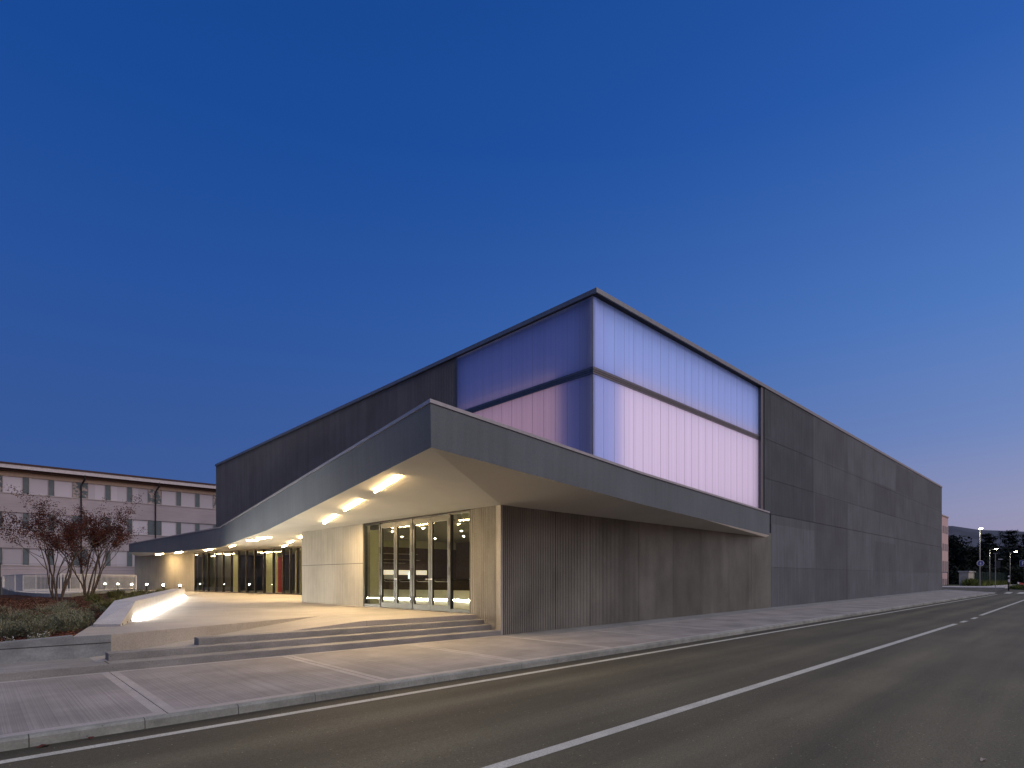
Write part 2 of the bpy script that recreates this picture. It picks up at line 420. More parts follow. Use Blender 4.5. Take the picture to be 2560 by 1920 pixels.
# corner strip and ribbed return beside the doors
b = MB(); b.prism([(0,0),(.088,0),(.088,.19),(0,.19)], -.12, 3.98); b.build('corner_strip', M['corner'], H, bevel=.01)
b = MB(); ribs(b, (0,1.36), (0,.192), -.12, 3.95, .078, .07, .5); b.box(.072,.2,.192,1.36,-.12,3.95)
b.build('ribbed_return_wall', M['corner'], H)
# pier to the left of the doors with its horizontal joint and return
b = MB(); b.box(0,.3,7.79,13.3,FL-.05,2.185); b.box(0,.3,7.79,13.3,2.203,3.95); b.box(.02,.294,7.796,13.294,2.18,2.21)
b.slab((.30,13.29),(5.06,23.2),.2,FL-.05,3.95)
b.build('pier_wall', M['wall_light'], H)
b = MB(); b.box(-.003,.02,7.8,13.29,2.182,2.206); b.build('wall_joint_shadow', plain('wall_joint_shade', g(.06,(1.1,1,.85)), .9), H)  # proud dark strip put in as the shadow line of the joint
# rear concrete wall at the far left
b = MB(); b.slab((.75,53.3),(2.58,40.19),.3,FL-.1,4.3)
b.box(.8,8,53.0,53.3,FL-.1,4.3); b.build('rear_wall', M['wall_light'], H)

# upper walls -------------------------------------------------------
b = MB(); ribs(b, (4.47,41.0), (4.47,7.66), 4.2, 11.27, .12, .035); b.box(4.52,4.75,7.7,41,4.2,11.27)
b.box(4.52,64,40.7,41,0,11.27); b.build('ribbed_upper_wall', M['hall_left'], H)
b = MB(); b.box(4.43,4.60,7.63,7.70,4.9,11.26); b.build('window_jamb', M['band'], H)
b = MB(); b.box(17.86,18.16,.06,.24,4.93,11.26); b.build('window_jamb', M['band'], H)
# long right-hand wall: panels with joints
col = [18.95,25.25,31.4,37.83,43.92,50.51,57.02,63.9]; rows = [(-.2,2.19),(2.196,4.92),(4.95,6.72),(6.732,8.72),(8.732,11.27)]
b = MB()
for i in range(7):
    for j, (z0, z1) in enumerate(rows):
        y = 0.0 if j < 2 else .025
        z = zw(col[i])-.15 if j == 0 else z0
        if j >= 2 and i == 0: continue
        b.box(col[i]+.005, col[i+1]-.005, y, .25, z, z1)
b.box(18.16,63.85,.06,.3,-.1,11.27); b.box(63.6,63.88,.1,41,-.1,11.27)
b.build('panel_wall', M['hall_right'], H)
b = MB()
for (z0, z1) in rows[2:]:
    ribs(b, (18.17,.025), (25.245,.025), z0, z1, .12, .02)
    b.face([(18.17,.025,z0),(25.245,.025,z0),(25.245,.3,z0),(18.17,.3,z0)])
b.build('ribbed_panel', M['hall_right'], H)
b = MB(); b.box(4.55,63.8,.35,40.7,11.05,11.2); b.build('roof', M['roof_metal'], H)
b = MB()
b.box(4.39,63.95,-.01,.34,11.28,ZT); b.box(4.39,4.62,.34,41.05,11.28,ZT); b.box(63.7,63.95,.34,41.05,11.28,ZT); b.box(4.62,63.7,40.8,41.05,11.28,ZT)
o = b.build('roof_edge', M['roof_metal'], H, bevel=.01)
b = MB(); b.box(4.47,64,.05,.33,11.262,11.285); b.box(4.47,4.6,.33,41,11.262,11.285); b.build('shadow_gap', M['black'], H)

# translucent corner ------------------------------------------------
GX, GY = 4.455, .20
m = N('polycarbonate'); m.n.remove(m.b)
tl = m.new('ShaderNodeBsdfTranslucent'); df = m.new('ShaderNodeBsdfDiffuse'); gl = m.new('ShaderNodeBsdfGlossy'); gl.inputs['Roughness'].default_value = .25
fl_ = m.rng(m.noise((16,16,.05), 1, 2), .3, .7, .93, 1.05)
m.link(m.scale((.78,.79,.84,1), fl_), tl.inputs[0]); df.inputs[0].default_value = (.05,.08,.24,1)
mx = m.new('ShaderNodeMixShader'); mx.inputs[0].default_value = .70; m.link(df.outputs[0], mx.inputs[1]); m.link(tl.outputs[0], mx.inputs[2])
fr = m.new('ShaderNodeFresnel'); fr.inputs[0].default_value = 1.4
m2 = m.new('ShaderNodeMixShader'); m.link(m.math('MULTIPLY', fr.outputs[0], .6), m2.inputs[0]); m.link(mx.outputs[0], m2.inputs[1]); m.link(gl.outputs[0], m2.inputs[2]); m.link(m2.outputs[0], m.out.inputs[0])
M['poly'] = m.mat
M['polyrib'] = plain('polycarbonate_joint', g(.30,(.9,.92,1.1)), .5)
BZ0, BZ1 = 8.60, 8.82
for nm, z0, z1 in (('lower_translucent_wall', 4.9, BZ0), ('upper_translucent_wall', BZ1, 11.25)):
    b = MB(); b.face([(GX,GY,z0),(17.87,GY,z0),(17.87,GY,z1),(GX,GY,z1)])
    o = b.build(nm, M['poly'], H)
    b = MB(); n = 22
    for i in range(1, n): 
        x = GX+(17.87-GX)*i/n; b.box(x-.004,x+.004,GY-.004,GY+.004,z0,z1)
    b.build('panel_joint', M['polyrib'], o)
    b = MB(); b.face([(GX,7.64,z0),(GX,GY,z0),(GX,GY,z1),(GX,7.64,z1)])
    o = b.build(nm, M['poly'], H)
    b = MB(); n = 13
    for i in range(1, n):
        y = GY+(7.64-GY)*i/n; b.box(GX-.004,GX+.004,y-.004,y+.004,z0,z1)
    b.build('panel_joint', M['polyrib'], o)
b = MB(); b.box(GX-.008,GX+.03,GY-.008,GY+.03,4.9,11.25); b.build('corner_profile', plain('corner_profile_grey', g(.2,(.95,1,1.1)), .4), H)
b = MB()
for z0, z1, p in ((BZ0,BZ0+.07,.03),(BZ0+.075,BZ0+.13,.045),(BZ0+.135,BZ1,.06)):
    b.prism([(GX-p,GY-p),(17.87,GY-p),(17.87,GY+.08),(GX+.08,GY+.08),(GX+.08,7.64),(GX-p,7.64)], z0, z1)
b.build('window_band', M['band'], H)
# unseen glowing sheets added behind the translucent skin, tinted zone by zone
def glow_sheet(name, quad, c, s):
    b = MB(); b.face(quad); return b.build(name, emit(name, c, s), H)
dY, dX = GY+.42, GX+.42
glow_sheet('glow_lower_sheet', [(6.0,dY,4.9),(17.8,dY,4.9),(17.8,dY,8.88),(6.0,dY,8.88)], (.97,.72,.93,1), .96)
glow_sheet('glow_upper_sheet', [(GX+.47,dY+.04,9.0),(17.8,dY+.04,9.0),(17.8,dY+.04,11.2),(GX+.47,dY+.04,11.2)], (.27,.42,1,1), .86)
glow_sheet('glow_corner_sheet', [(GX+.47,dY+.02,4.9),(5.98,dY+.02,4.9),(5.98,dY+.02,8.99),(GX+.47,dY+.02,8.99)], (.34,.42,1,1), .74)
glow_sheet('glow_corner_sheet', [(GX+.075,GY+.055,4.9),(dX+.045,dY+.025,4.9),(dX+.045,dY+.025,11.2),(GX+.075,GY+.055,11.2)], (.36,.43,1,1), .62)
glow_sheet('glow_side_sheet', [(dX,7.6,4.9),(dX,1.75,4.9),(dX,1.75,8.72),(dX,7.6,8.72)], (.97,.56,.68,1), .52)
glow_sheet('dim_glow_side_sheet', [(dX+.03,7.6,8.87),(dX+.03,GY+.47,8.87),(dX+.03,GY+.47,11.2),(dX+.03,7.6,11.2)], (.14,.24,1,1), .22)
glow_sheet('dim_glow_corner_sheet', [(dX+.02,1.74,4.9),(dX+.02,GY+.47,4.9),(dX+.02,GY+.47,8.86),(dX+.02,1.74,8.86)], (.12,.22,1,1), .17)

b = MB(); b.face([(GX+.06,GY+.06,4.9),(dX+.06,dY+.06,4.9),(dX+.06,dY+.06,11.2),(GX+.06,GY+.06,11.2)]); b.build('corner_light_baffle', plain('corner_light_baffle_paint', g(.85,(.95,1.0,1.08)), .8), H)  # unseen baffle added to keep glow from leaking across the corner
# ------------------------------------------------------------------ canopy
V = dict(A=(-4.51,-2.92,4.12),R1=(4.67,-1.57,4.0),BR1=(9.97,-.98,3.94),BR2=(18.66,-.012,3.83),O=(0,0,3.70),E=(18.7,.05,3.70),P1=(0,13.3,3.72),B2=(-1.72,12.86,3.67),ML=(1.07,28.47,3.69),B1=(.71,40.89,3.71),B0=(.34,53.6,4.19),W0=(.9,53.4,3.78),W2=(2.62,40.17,3.75),W1=(4.87,24.54,3.75),W3=(6.5,13.3,3.75))
TT = [('A','O','R1'),('R1','O','BR1'),('O','E','BR1'),('E','BR2','BR1'),('A','B2','O'),('B2','P1','O'),('B2','ML','W1'),('B2','W1','P1'),('P1','W1','W3'),('ML','B1','W2'),('ML','W2','W1'),('B1','B0','W0'),('B1','W0','W2')]
CAN = empty('canopy', (-2, 0, 3.7)); CAN.parent = H; CAN.location = Vector((-2,0,3.7))-H.location
b = MB()
for t in TT:
    b.face([V[t[0]],V[t[1]],V[t[2]]])
b.build('soffit', M['soffit'], CAN)
ZC = 4.95
TP = [(.34,53.64),(1.07,28.47),(-4.55,-2.95),(4.67,-1.57),(18.68,-.014)]
b = MB()
T3 = [(x,y,ZC) for x,y in TP]
b.face([T3[0],V['B0'],V['B1'],V['ML'],T3[1]])
b.face([T3[1],V['ML'],V['B2'],V['A'],T3[2]])
b.face([T3[2],V['A'],V['R1'],T3[3]])
b.face([T3[3],V['R1'],V['BR1'],V['BR2'],T3[4]])
b.face([T3[4],V['BR2'],(18.68,.3,3.75),(18.68,.3,ZC)])
b.face([T3[0],(1.0,53.64,ZC),(1.0,53.64,3.8),V['B0']])
b.build('fascia', M['fascia'], CAN)
b = MB()
b.face([(.34,53.64,ZC-.02),(1.07,28.47,ZC-.02),(-4.55,-2.95,ZC-.02),(4.67,-1.57,ZC-.02),(18.68,-.014,ZC-.02),(18.68,.3,ZC-.02),(4.6,.3,ZC-.02),(4.6,53.64,ZC-.02)])
b.build('canopy_roof', M['roof_metal'], CAN)
b = MB()   # coping: a metal cap 3 cm proud of the fascia, over a shadow gap
def off(poly, d):
    out = []
    for i, p in enumerate(poly):
        p = Vector(p); n = Vector((0,0))
        for q, w in ((i-1,i),(i,i+1)):
            if 0 <= q and w < len(poly):
                e = (Vector(poly[w])-Vector(poly[q])).normalized(); n += Vector((-e.y, e.x))
        out.append(p - n.normalized()*d)
    return out
oo = off(TP, -.03); ii = off(TP, .25)
# walk order left->right has the outside on the right-hand side
oo = off(TP, .03); ii = off(TP, -.22)
cen = Vector((3,10))
if (oo[2]-cen).length < (ii[2]-cen).length: oo, ii = off(TP, -.03), off(TP, .22)
for i in range(len(TP)-1):
    q = [oo[i], oo[i+1], ii[i+1], ii[i]]
    z0, z1 = ZC+.012, ZC+.085
    b.face([(p.x,p.y,z1) for p in q]); b.face([(p.x,p.y,z0) for p in reversed(q)])
    b.face([(oo[i].x,oo[i].y,z0),(oo[i+1].x,oo[i+1].y,z0),(oo[i+1].x,oo[i+1].y,z1),(oo[i].x,oo[i].y,z1)])
    b.face([(ii[i].x,ii[i].y,z0),(ii[i+1].x,ii[i+1].y,z0),(ii[i+1].x,ii[i+1].y,z1),(ii[i].x,ii[i].y,z1)])
b.build('coping', M['coping'], CAN)
def soffit_z(u, v):
    best = None
    for t in TT:
        a, c, e = [Vector(V[k]) for k in t]
        d = (c.y-e.y)*(a.x-e.x)+(e.x-c.x)*(a.y-e.y)
        if abs(d) < 1e-9: continue
        l1 = ((c.y-e.y)*(u-e.x)+(e.x-c.x)*(v-e.y))/d; l2 = ((e.y-a.y)*(u-e.x)+(a.x-e.x)*(v-e.y))/d; l3 = 1-l1-l2
        mn = min(l1,l2,l3); z = l1*a.z+l2*c.z+l3*e.z
        if best is None or mn > best[0]: best = (mn, z)
    return best[1]
# linear ceiling lights
M['lamp_warm'] = emit('warm_linear_lamp', (1,.69,.34,1), 740)
M['lamp_side'] = emit('warm_lamp_side', (1,.69,.34,1), 85)
LAMPS = [((-3.13,1.53),(-3.67,-.52),'long warm linear light nearest the sharp canopy tip'),
 ((-2.24,4.93),(-2.77,2.9),'middle warm linear light of the three near the canopy tip'),
 ((-1.37,8.22),(-1.95,6.06),'warm linear light third back from the canopy tip'),
 ((1.34,16.72),(.80,14.7),'warm ceiling light half hidden behind the edge of the concrete pier'),
 ((2.55,21.1),(2.0,19.0),'warm ceiling light second from the concrete pier, in the row by the glazing'),
 ((3.95,25.4),(3.4,23.3),'warm ceiling light deepest in the row just right of the glazed wall'),
 ((-.35,17.83),(-.02,16.8),'right-hand one of two warm lights turned crosswise under the canopy'),
 ((-.10,20.0),(.20,19.1),'left-hand one of two warm lights turned crosswise under the canopy'),
 ((1.28,27.2),(.86,24.9),'warm ceiling light just left of the crosswise pair, near the canopy edge'),
 ((1.55,33.6),(1.38,30.9),'warm ceiling light in front of the left end of the glazed wall'),
 ((1.12,39.9),(1.0,37.2),'warm light at the low bend of the canopy edge above the concrete wall'),
 ((.82,45.0),(.88,42.6),'last warm light at the far left end of the canopy')]
for a, c, lab in LAMPS:
    a, c = Vector(a), Vector(c); d = (c-a).normalized(); s = Vector((-d.y,d.x))*.021
    z = lambda p: soffit_z(p.x, p.y)
    mid = (a+c)/2
    e = empty('ceiling_light', (mid.x, mid.y, z(mid))); tag(e, lab, 'ceiling light', 'linear lights under the canopy')
    b = MB(); q = [a+s, c+s, c-s, a-s]
    zz = [z(a)-.004, z(c)-.004]
    top = [(p.x,p.y,zz[k]) for p,k in zip(q,(0,1,1,0))]; bot = [(p.x,p.y,zz[k]-.05) for p,k in zip(q,(0,1,1,0))]
    b.face(bot); b.mi = 1
    for i in range(4): b.face([top[i],top[(i+1)%4],bot[(i+1)%4],bot[i]])
    b.build('diffuser', [M['lamp_warm'], M['lamp_side']], e)
    for p, k in ((a,0),(c,1)):
        w = d*.012*(-1 if k == 0 else 1); q = [p+s*1.1, p+s*1.1+w, p-s*1.1+w, p-s*1.1]
        b = MB(); b.prism([tuple(x) for x in (q if k else q[::-1])], zz[k]-.054, zz[k]); b.build('end_cap', M['frame'], e)

# ------------------------------------------------------------------ entrance doors
DT = 3.66
DF = empty('door_frame', (.06, 4.5, FL)); DF.parent = H; DF.location = Vector((.06,4.5,FL))-H.location
for v in (1.395,2.41,4.53,6.63,7.755):
    b = MB(); b.box(.03,.16,v-.03,v+.03,FL,DT-.003); b.build('post', M['frame'], DF)
b = MB(); b.box(.035,.155,1.36,7.79,DT,DT+.12); b.build('head', M['bronze'], DF)
for a, c in ((1.425,2.38),(6.66,7.725)):
    b = MB(); b.box(.035,.14,a,c,FL+.002,FL+.11); b.build('sill', M['frame'], DF)
    b = MB(); b.box(.04,.13,a,c,DT-.035,DT-.003); b.build('top_rail', M['frame'], DF)
for a, c in ((1.425,2.38),(6.66,7.725)):
    b = MB(); b.face([(.08,c,FL+.11),(.08,a,FL+.11),(.08,a,DT-.03),(.08,c,DT-.03)]); o = b.build('side_window', M['glass'], H)
for a, c, hinge in ((2.445,3.462,0),(3.478,4.497,1),(4.563,5.572,0),(5.588,6.597,1)):
    lf = empty('door_leaf', (.09, a if hinge == 0 else c, FL)); lf.parent = H; lf.location = Vector(lf.location)-H.location
    b = MB(); w = .105
    b.box(.045,.115,a,a+w,FL+.012,DT-.03); b.box(.045,.115,c-w,c,FL+.012,DT-.03)
    b.box(.047,.113,a+w,c-w,FL+.012,FL+.20); b.box(.047,.113,a+w,c-w,DT-.21,DT-.03)
    b.build('leaf_frame', M['frame'], lf)
    b = MB(); b.face([(.08,c-w,FL+.2),(.08,a+w,FL+.2),(.08,a+w,DT-.21),(.08,c-w,DT-.21)]); b.build('pane', M['glass'], lf)
    hv = a-.0 if hinge == 0 else c
    for zz in (.35,1.3,2.1,2.85):
        b = MB(); b.box(.02,.05,hv-.028,hv+.028,FL+zz-.12,FL+zz+.12); b.build('hinge', M['black'], lf)
    mv = c-.05 if hinge == 0 else a+.05
    b = MB(); sg = -1 if hinge == 0 else 1
    b.tube([(.045,mv,FL+1.05),(-.01,mv,FL+1.05),(-.012,mv+sg*.14,FL+1.05)], .011, 8)
    b.tube([(.045,mv,FL+1.05),(.03,mv,FL+1.05)], .026, 12); b.build('handle', M['steel'], lf)
    b = MB(); b.tube([(.14,a+.1,FL+1.0),(.19,a+.14,FL+.96),(.19,c-.14,FL+.96),(.14,c-.1,FL+1.0)], .014, 8); b.build('push_bar', M['steel'], lf)

# ------------------------------------------------------------------ rear glazing with deep mullions
GZ = empty('glazed_wall', (3.7, 32, FL)); GZ.parent = H; GZ.location = Vector((3.7,32,FL))-H.location
A_, B_ = Vector((4.83,24.54)), Vector((2.58,40.19)); dg = (B_-A_).normalized(); ng = Vector((dg.y,-dg.x))
if ng.x < 0: ng = -ng           # pointing into the building
MV = [0,.55,1.4,2.3,3.55,4.8,6.05,7.25,8.45,9.6,10.9,12.1,13.4,14.3,15.81]
for s in [-1.2]+MV:
    q = A_+dg*s; b = MB()
    c = [q-dg*.025, q+dg*.025, q+dg*.025+ng*.19, q-dg*.025+ng*.19]
    b.prism([tuple(p) for p in c], FL+.08, 3.72); b.build('mullion', M['bronze'], GZ)
b = MB(); 
for z0, z1 in ((FL+.003,FL+.08),(3.66,3.85)):
    b = MB(); a, c = A_-dg*1.3+ng*.01, B_+ng*.01; b.prism([tuple(a),tuple(a+ng*.12),tuple(c+ng*.12),tuple(c)][::-1], z0, z1); b.build('frame_rail', M['bronze'], GZ)
b = MB(); a, c = A_-dg*1.3+ng*.03, B_+ng*.03
b.face([(c.x,c.y,FL+.08),(a.x,a.y,FL+.08),(a.x,a.y,3.7),(c.x,c.y,3.7)]); b.build('pane', M['glass'], GZ)

# ------------------------------------------------------------------ foyer behind the glass
M['olive'] = plain('olive_wall_paint', g(.46,(1.0,.98,.6)), .8, var=.06)
M['umber'] = plain('dark_umber_panel', g(.075,(1.35,.95,.65)), .7, var=.2)
M['foyer_floor'] = plain('pale_foyer_floor', g(.45,(1,.97,.85)), .35, var=.06)
M['foyer_ceiling'] = plain('foyer_ceiling_paint', g(.5,(1,.98,.8)), .8, var=.04)
b = MB(); b.face([(.2,.3,FL+.004),(20,.3,FL+.004),(20,45,FL+.004),(2.9,45,FL+.004),(2.75,40.3,FL+.004),(5.17,23.2,FL+.004),(.4,13.3,FL+.004),(.2,13.2,FL+.004)])
b.build('foyer_floor', M['foyer_floor'], H)
b = MB(); b.face([(.25,.25,4.72),(20,.25,4.72),(20,27.1,4.72),(5.2,27.1,4.72),(5.0,23.3,4.72),(.3,13.3,4.72)])
b.face([(5.2,23.2,3.675),(9,23.2,3.675),(9,45,3.675),(2.9,45,3.675),(2.7,40.2,3.675)])
b.build('foyer_ceiling', M['foyer_ceiling'], H)
b = MB(); b.box(1.30,1.76,9.6,9.9,FL,3.66); b.build('foyer_side_wall', M['olive'], H)
inn = lambda v: 7.9-(v-24)*2.5/18
for v0, v1 in ((30.1,30.6),(33.0,35.1),(39.4,48)):
    b = MB(); b.prism([(inn(v0),v0),(inn(v0)+.2,v0),(inn(v1)+.2,v1),(inn(v1),v1)], FL, 3.66); b.build('foyer_inner_wall', M['olive'], H)
b = MB(); b.prism([(inn(32.3)-.05,32.3),(inn(32.3)+.1,32.3),(inn(32.95)+.1,32.95),(inn(32.95)-.05,32.95)], FL, 3.3); b.build('red_door', plain('red_door_paint', g(.30,(1,.06,.04)), .5), H)
b = MB(); b.box(19.6,19.9,.3,45,FL,4.7); b.box(.3,19.6,.22,.32,FL,4.7); b.box(.2,.3,.25,13.2,3.8,4.72); b.box(8.6,19.6,27,27.2,FL,4.1); b.box(12,12.2,27.2,45,FL,3.66)
b.build('foyer_back_wall', M['umber'], H)
b = MB(); b.box(8.6,19.6,26.98,27.2,4.1,4.72); b.build('foyer_wall_band', M['olive'], H)
b = MB()
for x0, x1, z in ((11.6,15.4,3.55),(11.6,15.6,3.08),(11.6,14.2,2.82)): b.box(x0,x1,26.6,26.98,z,z+.05)
b.build('gallery_shelf', plain('pale_shelf_edge', g(.35,(1.1,.95,.7)), .7), H)
# downlights and linear light in the foyer ceiling
M['lamp_foyer'] = emit('foyer_lamp', (1,.82,.52,1), 340)
k = 0
for u, v, zz in [(u,v,4.712) for u in (3.2,6.2,9.2,12.2,15.2) for v in (3,6.5,10,13.5,17,20.5,24) if v < 13.6 or u > 5]:
    if True:
        b = MB(); b.tube([(u,v,zz),(u,v,zz-.02)], .05, 12); b.build('downlight', M['lamp_foyer'], H); k += 1
M['lamp_line'] = emit('foyer_line_lamp', (1,.84,.58,1), 40)
b = MB(); b.box(1.6,1.66,1.5,7.6,4.66,4.71); b.build('line_lamp', M['lamp_line'], H)
b = MB(); 
for v, l in ((33.2,1.7),(39.6,5.6)): b.box(inn(v)-.6,inn(v)-.55,v,v+l,3.65,3.67)  # the shorter line is added to brighten the olive inner wall
b.build('line_lamp', M['lamp_line'], H)
# curved foyer bench with light at its foot, bar counter, screen
fb = empty('foyer_bench', (5,12,FL)); tag(fb, 'curved pale bench with a glowing strip along its foot, seen through the entrance doors', 'bench')
cv = [(3.4,17.5),(4.0,15.8),(4.7,13.6),(5.3,11),(5.75,8.4),(6.05,5.8),(6.2,3.2)]
b = MB(); 
for i in range(len(cv)-1):
    (a0,a1),(c0,c1) = cv[i],cv[i+1]
    b.prism([(c0,c1),(c0+.55,c1+.1),(a0+.55,a1+.1),(a0,a1)], FL+.09, FL+.50)
b.build('seat', M['foyer_ceiling'], fb)
b = MB(); b.tube([(x+.03,y,FL+.05) for x,y in cv], .03, 6); b.build('light_strip', emit('foyer_led', (1,.94,.74,1), 60), fb)
bc = empty('bar_counter', (14,23.5,FL)); tag(bc, 'long bar counter with a lit white front behind the entrance doors', 'counter')
b = MB(); b.box(11,18.5,23.2,23.8,FL,FL+1.0); b.build('counter_body', M['umber'], bc)
b = MB(); b.box(10.9,18.6,23.1,23.9,FL+1.0,FL+1.05); b.build('counter_top', M['steel'], bc)
b = MB(); b.box(12.2,16.2,26.5,26.56,1.92,2.28); b.build('lit_shelf_panel', emit('lit_shelf', (1,.86,.66,1), .8), bc)
b = MB(); b.box(12.2,13.1,26.4,26.46,1.58,1.9); b.build('display_box', plain('pale_display', g(.6), .6), bc)
sc = MB(); sc.box(12.3,12.68,23.3,23.34,1.60,2.10); o = sc.build('screen', emit('screen_glow', (.78,.95,1,1), 1.6)); tag(o, 'small bright white screen on the bar counter inside the foyer', 'screen')

# ------------------------------------------------------------------ planting bed
def bedz(u, v): return .50 + .05*min(0, max(u+9.5,-12))*max(0,1-(v-1.4)/6) + .004*max(0,v-2) + .05*noise.noise((u*.7,v*.7,0)) + .02*noise.noise((u*3,v*3,5))
b = MB(); nu, nv = 110, 120
def bedp(i, j):
    v = 1.42 + (34-1.42)*(j/nv)**1.5
    ur = -9.3 if v < 2.6 else (-9.0 + (v-3.4)*.302 if v < 25 else -2.6)
    ur = max(ur, -9.45) if v < 4 else ur
    u = -26 + (ur+26)*(i/nu)
    return (u, v, bedz(u,v))
for i in range(nu):
    for j in range(nv): b.face([bedp(i,j),bedp(i+1,j),bedp(i+1,j+1),bedp(i,j+1)])
o = b.build('planting_bed', M['mulch'], smooth=True); tag(o, 'reddish bark mulch covering the planting bed', 'mulch', kind='structure')
# loose bark chips: nobody could count them
b = MB()
for _ in range(9000):
    u, v = random.uniform(-10.8,-8.6), 1.45+9*random.random()**1.7
    if u > -9.35+max(0,(v-3.4))*.30: continue
    a = random.uniform(0,6.28); l, w = random.uniform(.012,.035), random.uniform(.005,.012)
    c, s = math.cos(a), math.sin(a); z = bedz(u,v)+random.uniform(.004,.02); t = random.uniform(-.012,.012)
    b.face([(u-c*l+s*w,v-s*l-c*w,z-t),(u+c*l+s*w,v+s*l-c*w,z+t),(u+c*l-s*w,v+s*l+c*w,z+t*.8),(u-c*l-s*w,v-s*l+c*w,z-t*.9)])
o = b.build('bark_chips', plain('bark_chip', g(.07,(1.9,.75,.5)), .9, 0, .1, .7, 9)); tag(o, 'loose red brown bark chips on the planting bed', 'mulch', kind='stuff')

def blades(mb, c, n, r, h, lean, w, curve=.35):
    for _ in range(n):
        a = random.uniform(0,6.283); rr = r*math.sqrt(random.random()); x, y = c[0]+rr*math.cos(a)*.6, c[1]+rr*math.sin(a)*.6
        z = c[2]; hh = h*random.uniform(.55,1.1); ln = lean*random.uniform(.2,1.1)
        a2 = a+random.uniform(-.7,.7); dx, dy = math.cos(a2), math.sin(a2); px, py = -dy*w, dx*w
        p0 = Vector((x,y,z-.02)); p1 = Vector((x+dx*ln*.35,y+dy*ln*.35,z+hh*.6)); p2 = Vector((x+dx*ln,y+dy*ln,z+hh*(1-curve*random.random())))
        s = Vector((px,py,0))
        mb.face([p0-s,p0+s,p1+s*.8,p1-s*.8]); mb.face([p1-s*.8,p1+s*.8,p2+s*.15,p2-s*.15])
def bushy(mb, c, n, r, h, leaf):
    for _ in range(n):
        a = random.uniform(0,6.283); rr = r*random.random()**.5; t = random.random()
        x, y, z = c[0]+rr*math.cos(a), c[1]+rr*math.sin(a), c[2]+h*t*(1-.5*(rr/r)**2)
        d = Vector((random.gauss(0,1),random.gauss(0,1),random.gauss(.6,1))).normalized()*leaf; s = d.cross(Vector((random.gauss(0,1),random.gauss(0,1),1))).normalized()*leaf*.28
        p = Vector((x,y,z)); mb.face([p-s,p+s,p+d+s*.4,p+d-s*.4])
def plant(name, u, v, kind, lab, cat, grp, r, h):
    z = bedz(u,v); e = empty(name, (u,v,z)); tag(e, lab, cat, grp)
    if kind == 'sage':
        b = MB(); blades(b, (u,v,z), 260, r, h, r*1.05, .0045, .4); bushy(b, (u,v,z+.05), 650, r*1.05, h*.95, .032); b.build('foliage', M['sage'], e)
        b = MB(); blades(b, (u,v,z), 70, r*.6, h*1.3, r*1.15, .003, .2); b.build('flower_stalk', M['stalk'], e)
    elif kind == 'grass':
        b = MB(); blades(b, (u,v,z), 420, r*.8, h, r*1.5, .006, .75); b.build('foliage', M['grassblade'], e)
    elif kind == 'brown':
        b = MB(); bushy(b, (u,v,z), 520, r, h, .05); blades(b, (u,v,z), 60, r, h*1.1, r*.8, .004); b.build('foliage', M['brownplant'], e)
    elif kind == 'flower':
        b = MB(); bushy(b, (u,v,z), 90, r, h*.6, .035); b.build('foliage', M['sage'], e)
        b = MB(); bushy(b, (u,v,z+h*.3), 20, r, h*.7, .02); b.build('petals', M['whiteflower'], e)
GS = 'grey green shrubs in the planting bed'
front = [(-9.46,3.0,'grey green shrub at the front of the bed nearest the bench nose'),(-9.15,4.02,'grey green shrub half in the dark beside the sloping bench nose'),
 (-9.72,3.7,'grey green shrub two steps left of the bench nose'),(-9.97,2.45,'grey green shrub near the middle of the low front wall'),(-10.38,2.85,'bushy grey green shrub at the left picture edge, near the low wall'),
 (-10.2,5.6,'grey green shrub at the left picture edge, second row'),(-9.9,6.3,'grey green shrub in the third row at the left'),(-9.46,7.6,'grey green shrub in the fourth row, below the left tree'),
 (-9.06,8.3,'grey green shrub in the fourth row, midway to the bench'),(-8.83,6.2,'grey green shrub in the third row beside the bench'),(-9.3,5.2,'grey green shrub in the second row, left of the bench')]
for u, v, lab in front: plant('shrub', u, v, 'sage', lab, 'shrub', GS, random.uniform(.26,.36), random.uniform(.30,.44))
GB = 'brown ground cover plants across the bed'
for i in range(46):
    v = random.uniform(5.6,20); u = random.uniform(-10.5, min(-8.9+.29*(v-5), -7.2))
    plant('ground_cover_plant', u, v, 'brown', 'low brown ground cover plant in the middle of the planting bed', 'plant', GB, random.uniform(.35,.6), random.uniform(.16,.30))
for i in range(9):
    v = random.uniform(4.2,12); u = random.uniform(-10.45, -9.55+.29*max(0,v-3.4))
    plant('shrub', u, v, 'sage', 'wispy grey green shrub among others on the bark mulch', 'shrub', GS, random.uniform(.18,.34), random.uniform(.18,.36))
GG = 'yellow green grass tufts beside the bench'
for i in range(34):
    v = random.uniform(8,27); ub = -8.48+(v-3.2)*.302-.75; u = ub - random.random()**1.3*min(3.0,.5+.18*(v-7))
    plant('grass_tuft', u, v, 'grass', 'yellow green ornamental grass tuft growing behind the bench', 'grass', GG, random.uniform(.22,.34), random.uniform(.38,.6))
for u, v, lab in ((-10.40,1.60,'white flowering plant at the low wall, left of the other two'),(-10.04,1.68,'middle white flowering plant by the low wall'),(-9.90,1.95,'white flowering plant nearest the bench')):
    plant('flowering_plant', u, v, 'flower', lab, 'flower', 'white flowers by the low wall', .1, .16)

